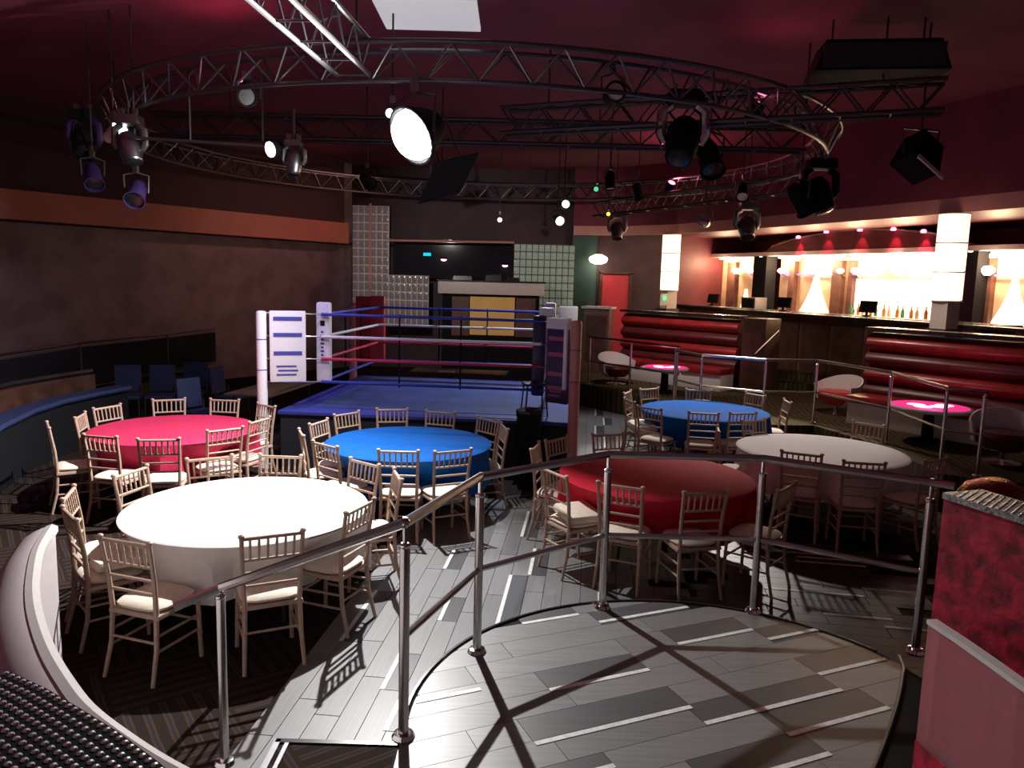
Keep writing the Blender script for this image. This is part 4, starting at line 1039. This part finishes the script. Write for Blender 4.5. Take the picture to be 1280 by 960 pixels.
for tt, lab in ((2.6, 'black till screen on the bar ledge, the farther left one'), (5.0, 'black till screen on the bar ledge, the nearer right one'), (-.6, 'black till screen on the bar ledge at its far left end')):
    v = B(tt, 1.15 if tt > 0 else 1.6)
    t = thing('till', lab, 'till', (*v, 2.032), BA + R(18))
    MB().lathe([(.09, 0), (.09, .015), (.03, .03), (.03, .10)], 10).obj('foot', 'black', t); o = MB().box((0, 0, .20), (.34, .06, .24)).obj('screen', 'black', t, bevel=.01); o.rotation_euler[0] = R(-15)
struct('bar_counter_top', MB().prism([(-.3, 1.99), (.3, 1.99), (.3, 2.032), (-.3, 2.032)], B(-3.0, 1.2), B(8.0, 1.2)), 'blackg')
struct('bar_counter_front', MB().prism([(-.12, .45), (.12, .45), (.12, 1.99), (-.12, 1.99)], B(-3.0, 1.2), B(8.0, 1.2)), 'darkwood')

# ================================================================== LEFT SIDE
bn = thing('curved_bench', 'long curved blue-topped bench sweeping along the left side of the room', 'bench')
cv = [(-5.55, 7.6), (-5.92, 8.6), (-6.18, 9.6), (-6.25, 10.4), (-6.15, 11.2), (-6.02, 11.8)]
def sweep(name, prof, m):
    vs = []; fs = []; n = len(prof)
    for i, p in enumerate(cv):
        a = Vector(cv[max(i-1, 0)]); b = Vector(cv[min(i+1, len(cv)-1)]); d = (b-a).normalized(); nn = Vector((-d.y, d.x))
        for u, z in prof: vs.append((p[0]+nn.x*u, p[1]+nn.y*u, z))
    for i in range(len(cv)-1):
        for k in range(n): fs.append((i*n+k, i*n+(k+1) % n, (i+1)*n+(k+1) % n, (i+1)*n+k))
    fs.append(tuple(range(n))); fs.append(tuple(range(len(vs)-1, len(vs)-1-n, -1)))
    MB().add(vs, fs).obj(name, m, bn)
sweep('blue_top', [(-.12, .72), (.16, .72), (.18, .75), (.16, .79), (-.12, .79), (-.14, .75)], 'bluev')
sweep('front', [(-.06, 0), (.10, 0), (.10, .72), (-.06, .72)], 'black')
sweep('back_rail', [(.55, .98), (.59, .98), (.59, 1.02), (.55, 1.02)], 'alu')
sweep('back_board', [(.52, 0), (.60, 0), (.60, .94), (.52, .94)], 'darkwood')
def make_navy():
    t = thing('stacking_chair', 'x', 'chair', (0, 0, 0), 0, 'navy chairs by the left tier')
    MB().box((0, .0, .44), (.44, .42, .06)).obj('seat', 'navyf', t, bevel=.02)
    o = MB().box((0, -.21, .74), (.42, .05, .46), top=1.0).obj('backrest', 'navyf', t, bevel=.02); o.rotation_euler[0] = R(6)
    for sx in (-1, 1):
        bar('leg', (sx*.2, .18, .42), (sx*.21, .2, 0), .012, 'alud', t); bar('leg', (sx*.2, -.2, .60), (sx*.21, -.22, 0), .012, 'alud', t)
    return t
nv = make_navy(); nv.location = (-6.55, 12.9, 0); nv.rotation_euler[2] = R(200); nv['label'] = 'dark navy padded chair beyond the curved bench, left of three in a row'
dup(nv, (-6.05, 13.05, 0), R(195), 'dark navy padded chair beyond the curved bench, middle of three in a row')
dup(nv, (-5.70, 13.55, 0), R(190), 'dark navy padded chair beyond the curved bench, right of three in a row')
dup(nv, (-4.75, 11.6, 0), R(240), 'dark navy padded chair by the left end of the brown table, nearer')
dup(nv, (-4.85, 13.2, 0), R(260), 'dark navy padded chair by the left end of the brown table, farther')

# ================================================================== NEAR BOOTHS
# left booth: curved wall, acrylic rim, perforated metal cap
lb = thing('booth_wall', 'curved white booth shell with a bright rim at the lower left', 'booth')
rim0 = [(-2.60, 4.25), (-2.45, 3.88), (-2.26, 3.53), (-2.10, 3.27), (-1.93, 3.03), (-1.74, 2.79), (-1.56, 2.59), (-1.40, 2.43), (-1.22, 2.29), (-1.0, 2.14), (-.72, 1.98)]
rim = []
for i in range(len(rim0)-1):
    p0, p1, p2, p3 = (Vector(rim0[max(0, min(len(rim0)-1, i+q))]) for q in (-1, 0, 1, 2))
    for t in (0, .25, .5, .75):
        v = .5*((2*p1) + (p2-p0)*t + (2*p0-5*p1+4*p2-p3)*t*t + (3*p1-p0-3*p2+p3)*t**3); rim.append((v.x, v.y))
rim.append(rim0[-1])
def offs(k, u):
    a = Vector(rim[max(k-1, 0)]); b = Vector(rim[min(k+1, len(rim)-1)]); d = (b-a).normalized(); nn = Vector((d.y, -d.x)); return Vector(rim[k]) + nn*u
def rib(name, prof, m):
    vs = []; fs = []; n = len(prof)
    for k in range(len(rim)):
        for u, z in prof: p = offs(k, u); vs.append((p.x, p.y, z))
    for i in range(len(rim)-1):
        for k in range(n): fs.append((i*n+k, i*n+(k+1) % n, (i+1)*n+(k+1) % n, (i+1)*n+k))
    fs.append(tuple(range(n))); fs.append(tuple(range(len(vs)-1, len(vs)-1-n, -1)))
    return MB().add(vs, fs).obj(name, m, lb)
rib('face', [(0, 0), (.03, 0), (.03, 1.08), (0, 1.08)], 'shell')
rib('rim', [(-.015, 1.07), (.045, 1.07), (.045, 1.105), (.015, 1.115), (-.015, 1.10)], 'white_g')
rib('outer_shell', [(.02, 1.105), (.05, 1.10), (.09, 1.085), (.15, 1.05), (.195, 1.0), (.215, .92), (.22, .1), (.20, .1), (.195, .92), (.175, .985), (.13, 1.03), (.02, 1.075)], 'shell')
# bright studs of the perforated cap
def studs(name, parent, pts, r):
    mb = MB(); n = 7
    for (x, y, z) in pts:
        vs = []
        for rr, hh in ((r, 0), (r*.7, r*.42), (.0001, r*.6)):
            for k in range(n): a = 2*math.pi*k/n; vs.append((x+rr*math.cos(a), y+rr*math.sin(a), z+hh))
        fs = [(i*n+k, i*n+(k+1) % n, (i+1)*n+(k+1) % n, (i+1)*n+k) for i in range(2) for k in range(n)]
        mb.add(vs, fs)
    o = mb.obj(name, 'stud', parent); o['kind'] = 'stuff'; return o
pt = thing('perforated_ledge', 'black perforated metal ledge with rows of shining dots at the bottom left corner', 'ledge')
pe = [(-1.44, 2.10), (-1.29, 2.02), (-1.14, 1.925), (-.98, 1.82), (-.82, 1.70), (-.62, 1.53), (-.40, 1.32), (-.15, 1.05)]
def pe_off(k, u):
    a = Vector(pe[max(k-1, 0)]); b = Vector(pe[min(k+1, len(pe)-1)]); d = (b-a).normalized(); return Vector(pe[k]) + Vector((d.y, -d.x))*u
poly = [tuple(pe_off(k, 0)) for k in range(len(pe))] + [tuple(pe_off(k, .46)) for k in range(len(pe)-1, -1, -1)]
MB().extr(poly, 1.375, 1.40).obj('metal_plate', 'perf', pt)
poly = [tuple(pe_off(k, .05)) for k in range(len(pe))] + [tuple(pe_off(k, .44)) for k in range(len(pe)-1, -1, -1)]
MB().extr(poly, .0, 1.375).obj('body', 'black', pt)
pts = []
for i in range(len(pe)-1):
    L_ = (Vector(pe[i+1]) - Vector(pe[i])).length; m_ = max(2, round(L_/.030))
    for j in range(m_):
        for q in range(15):
            u = .012 + q*.030; tt = (j + (.5 if q % 2 else 0))/m_
            p = pe_off(i, u)*(1-tt) + pe_off(i+1, u)*tt; pts.append((p.x, p.y, 1.40))
studs('metal_studs', pt, pts, .0095)

# right booth: velvet back, perforated top strip, acrylic shell in front
rb = thing('velvet_booth', 'red crushed velvet booth back with dotted metal top strip at lower right', 'booth')
va, vb, vc = (1.89, 3.25), (2.02, 2.88), (2.22, 2.35)
mb = MB()
for a, b in ((va, vb), (vb, vc)): mb.prism([(0, .3), (.14, .3), (.14, 1.68), (0, 1.68)], a, b)
mb.obj('velvet_back', 'velvet', rb)
mb = MB(); pts = []
for a, b in ((va, vb), (vb, vc)):
    mb.prism([(-.01, 1.68), (.22, 1.68), (.22, 1.705), (-.01, 1.705)], a, b)
    A = Vector(a); Bv = Vector(b); d = (Bv-A).normalized(); nn = Vector((-d.y, d.x)); m_ = int((Bv-A).length/.03)
    for j in range(m_):
        for q in range(7):
            p = A + d*(.03*(j + (.5 if q % 2 else 0)) + .01) + nn*(.01 + q*.03); pts.append((p.x, p.y, 1.705))
mb.obj('top_strip', 'perfl', rb); studs('metal_studs', rb, pts, .006).data.materials[0] = M['perfl']
rs = thing('acrylic_shell', 'curved white acrylic panel tinted pink with the painted reflection of the red velvet', 'panel')
sh = [(1.775, 3.07), (1.783, 3.0), (1.795, 2.92), (1.805, 2.82), (1.815, 2.70), (1.825, 2.56), (1.84, 2.42), (1.865, 2.25), (1.90, 2.05)]
mb = MB(); mb2 = MB()
for a, b in zip(sh, sh[1:]):
    mb.prism([(0, .66), (.03, .66), (.03, 1.19), (0, 1.19)], a, b); mb2.prism([(-.008, 1.185), (.038, 1.185), (.038, 1.205), (-.008, 1.205)], a, b)
mb.obj('face', 'acryl', rs); mb2.obj('rim', 'white_g', rs)
mb = MB()
for a, b in zip(sh, sh[1:]): mb.prism([(-.005, .45), (.05, .45), (.05, .66), (-.005, .66)], a, b)
mb.obj('plinth', 'velvet', rs)
t = thing('copper_pouf', 'round copper sequinned pouf on the carpet behind the right velvet booth', 'pouf', (4.55, 7.0, 0))
MB().lathe([(.26, 0), (.34, .10), (.38, .35), (.36, .62), (.26, .78), (.10, .85), (.02, .86)], 24).obj('body', 'copper', t); MB().lathe([(.28, 0), (.28, .03)], 20).obj('base', 'black', t)
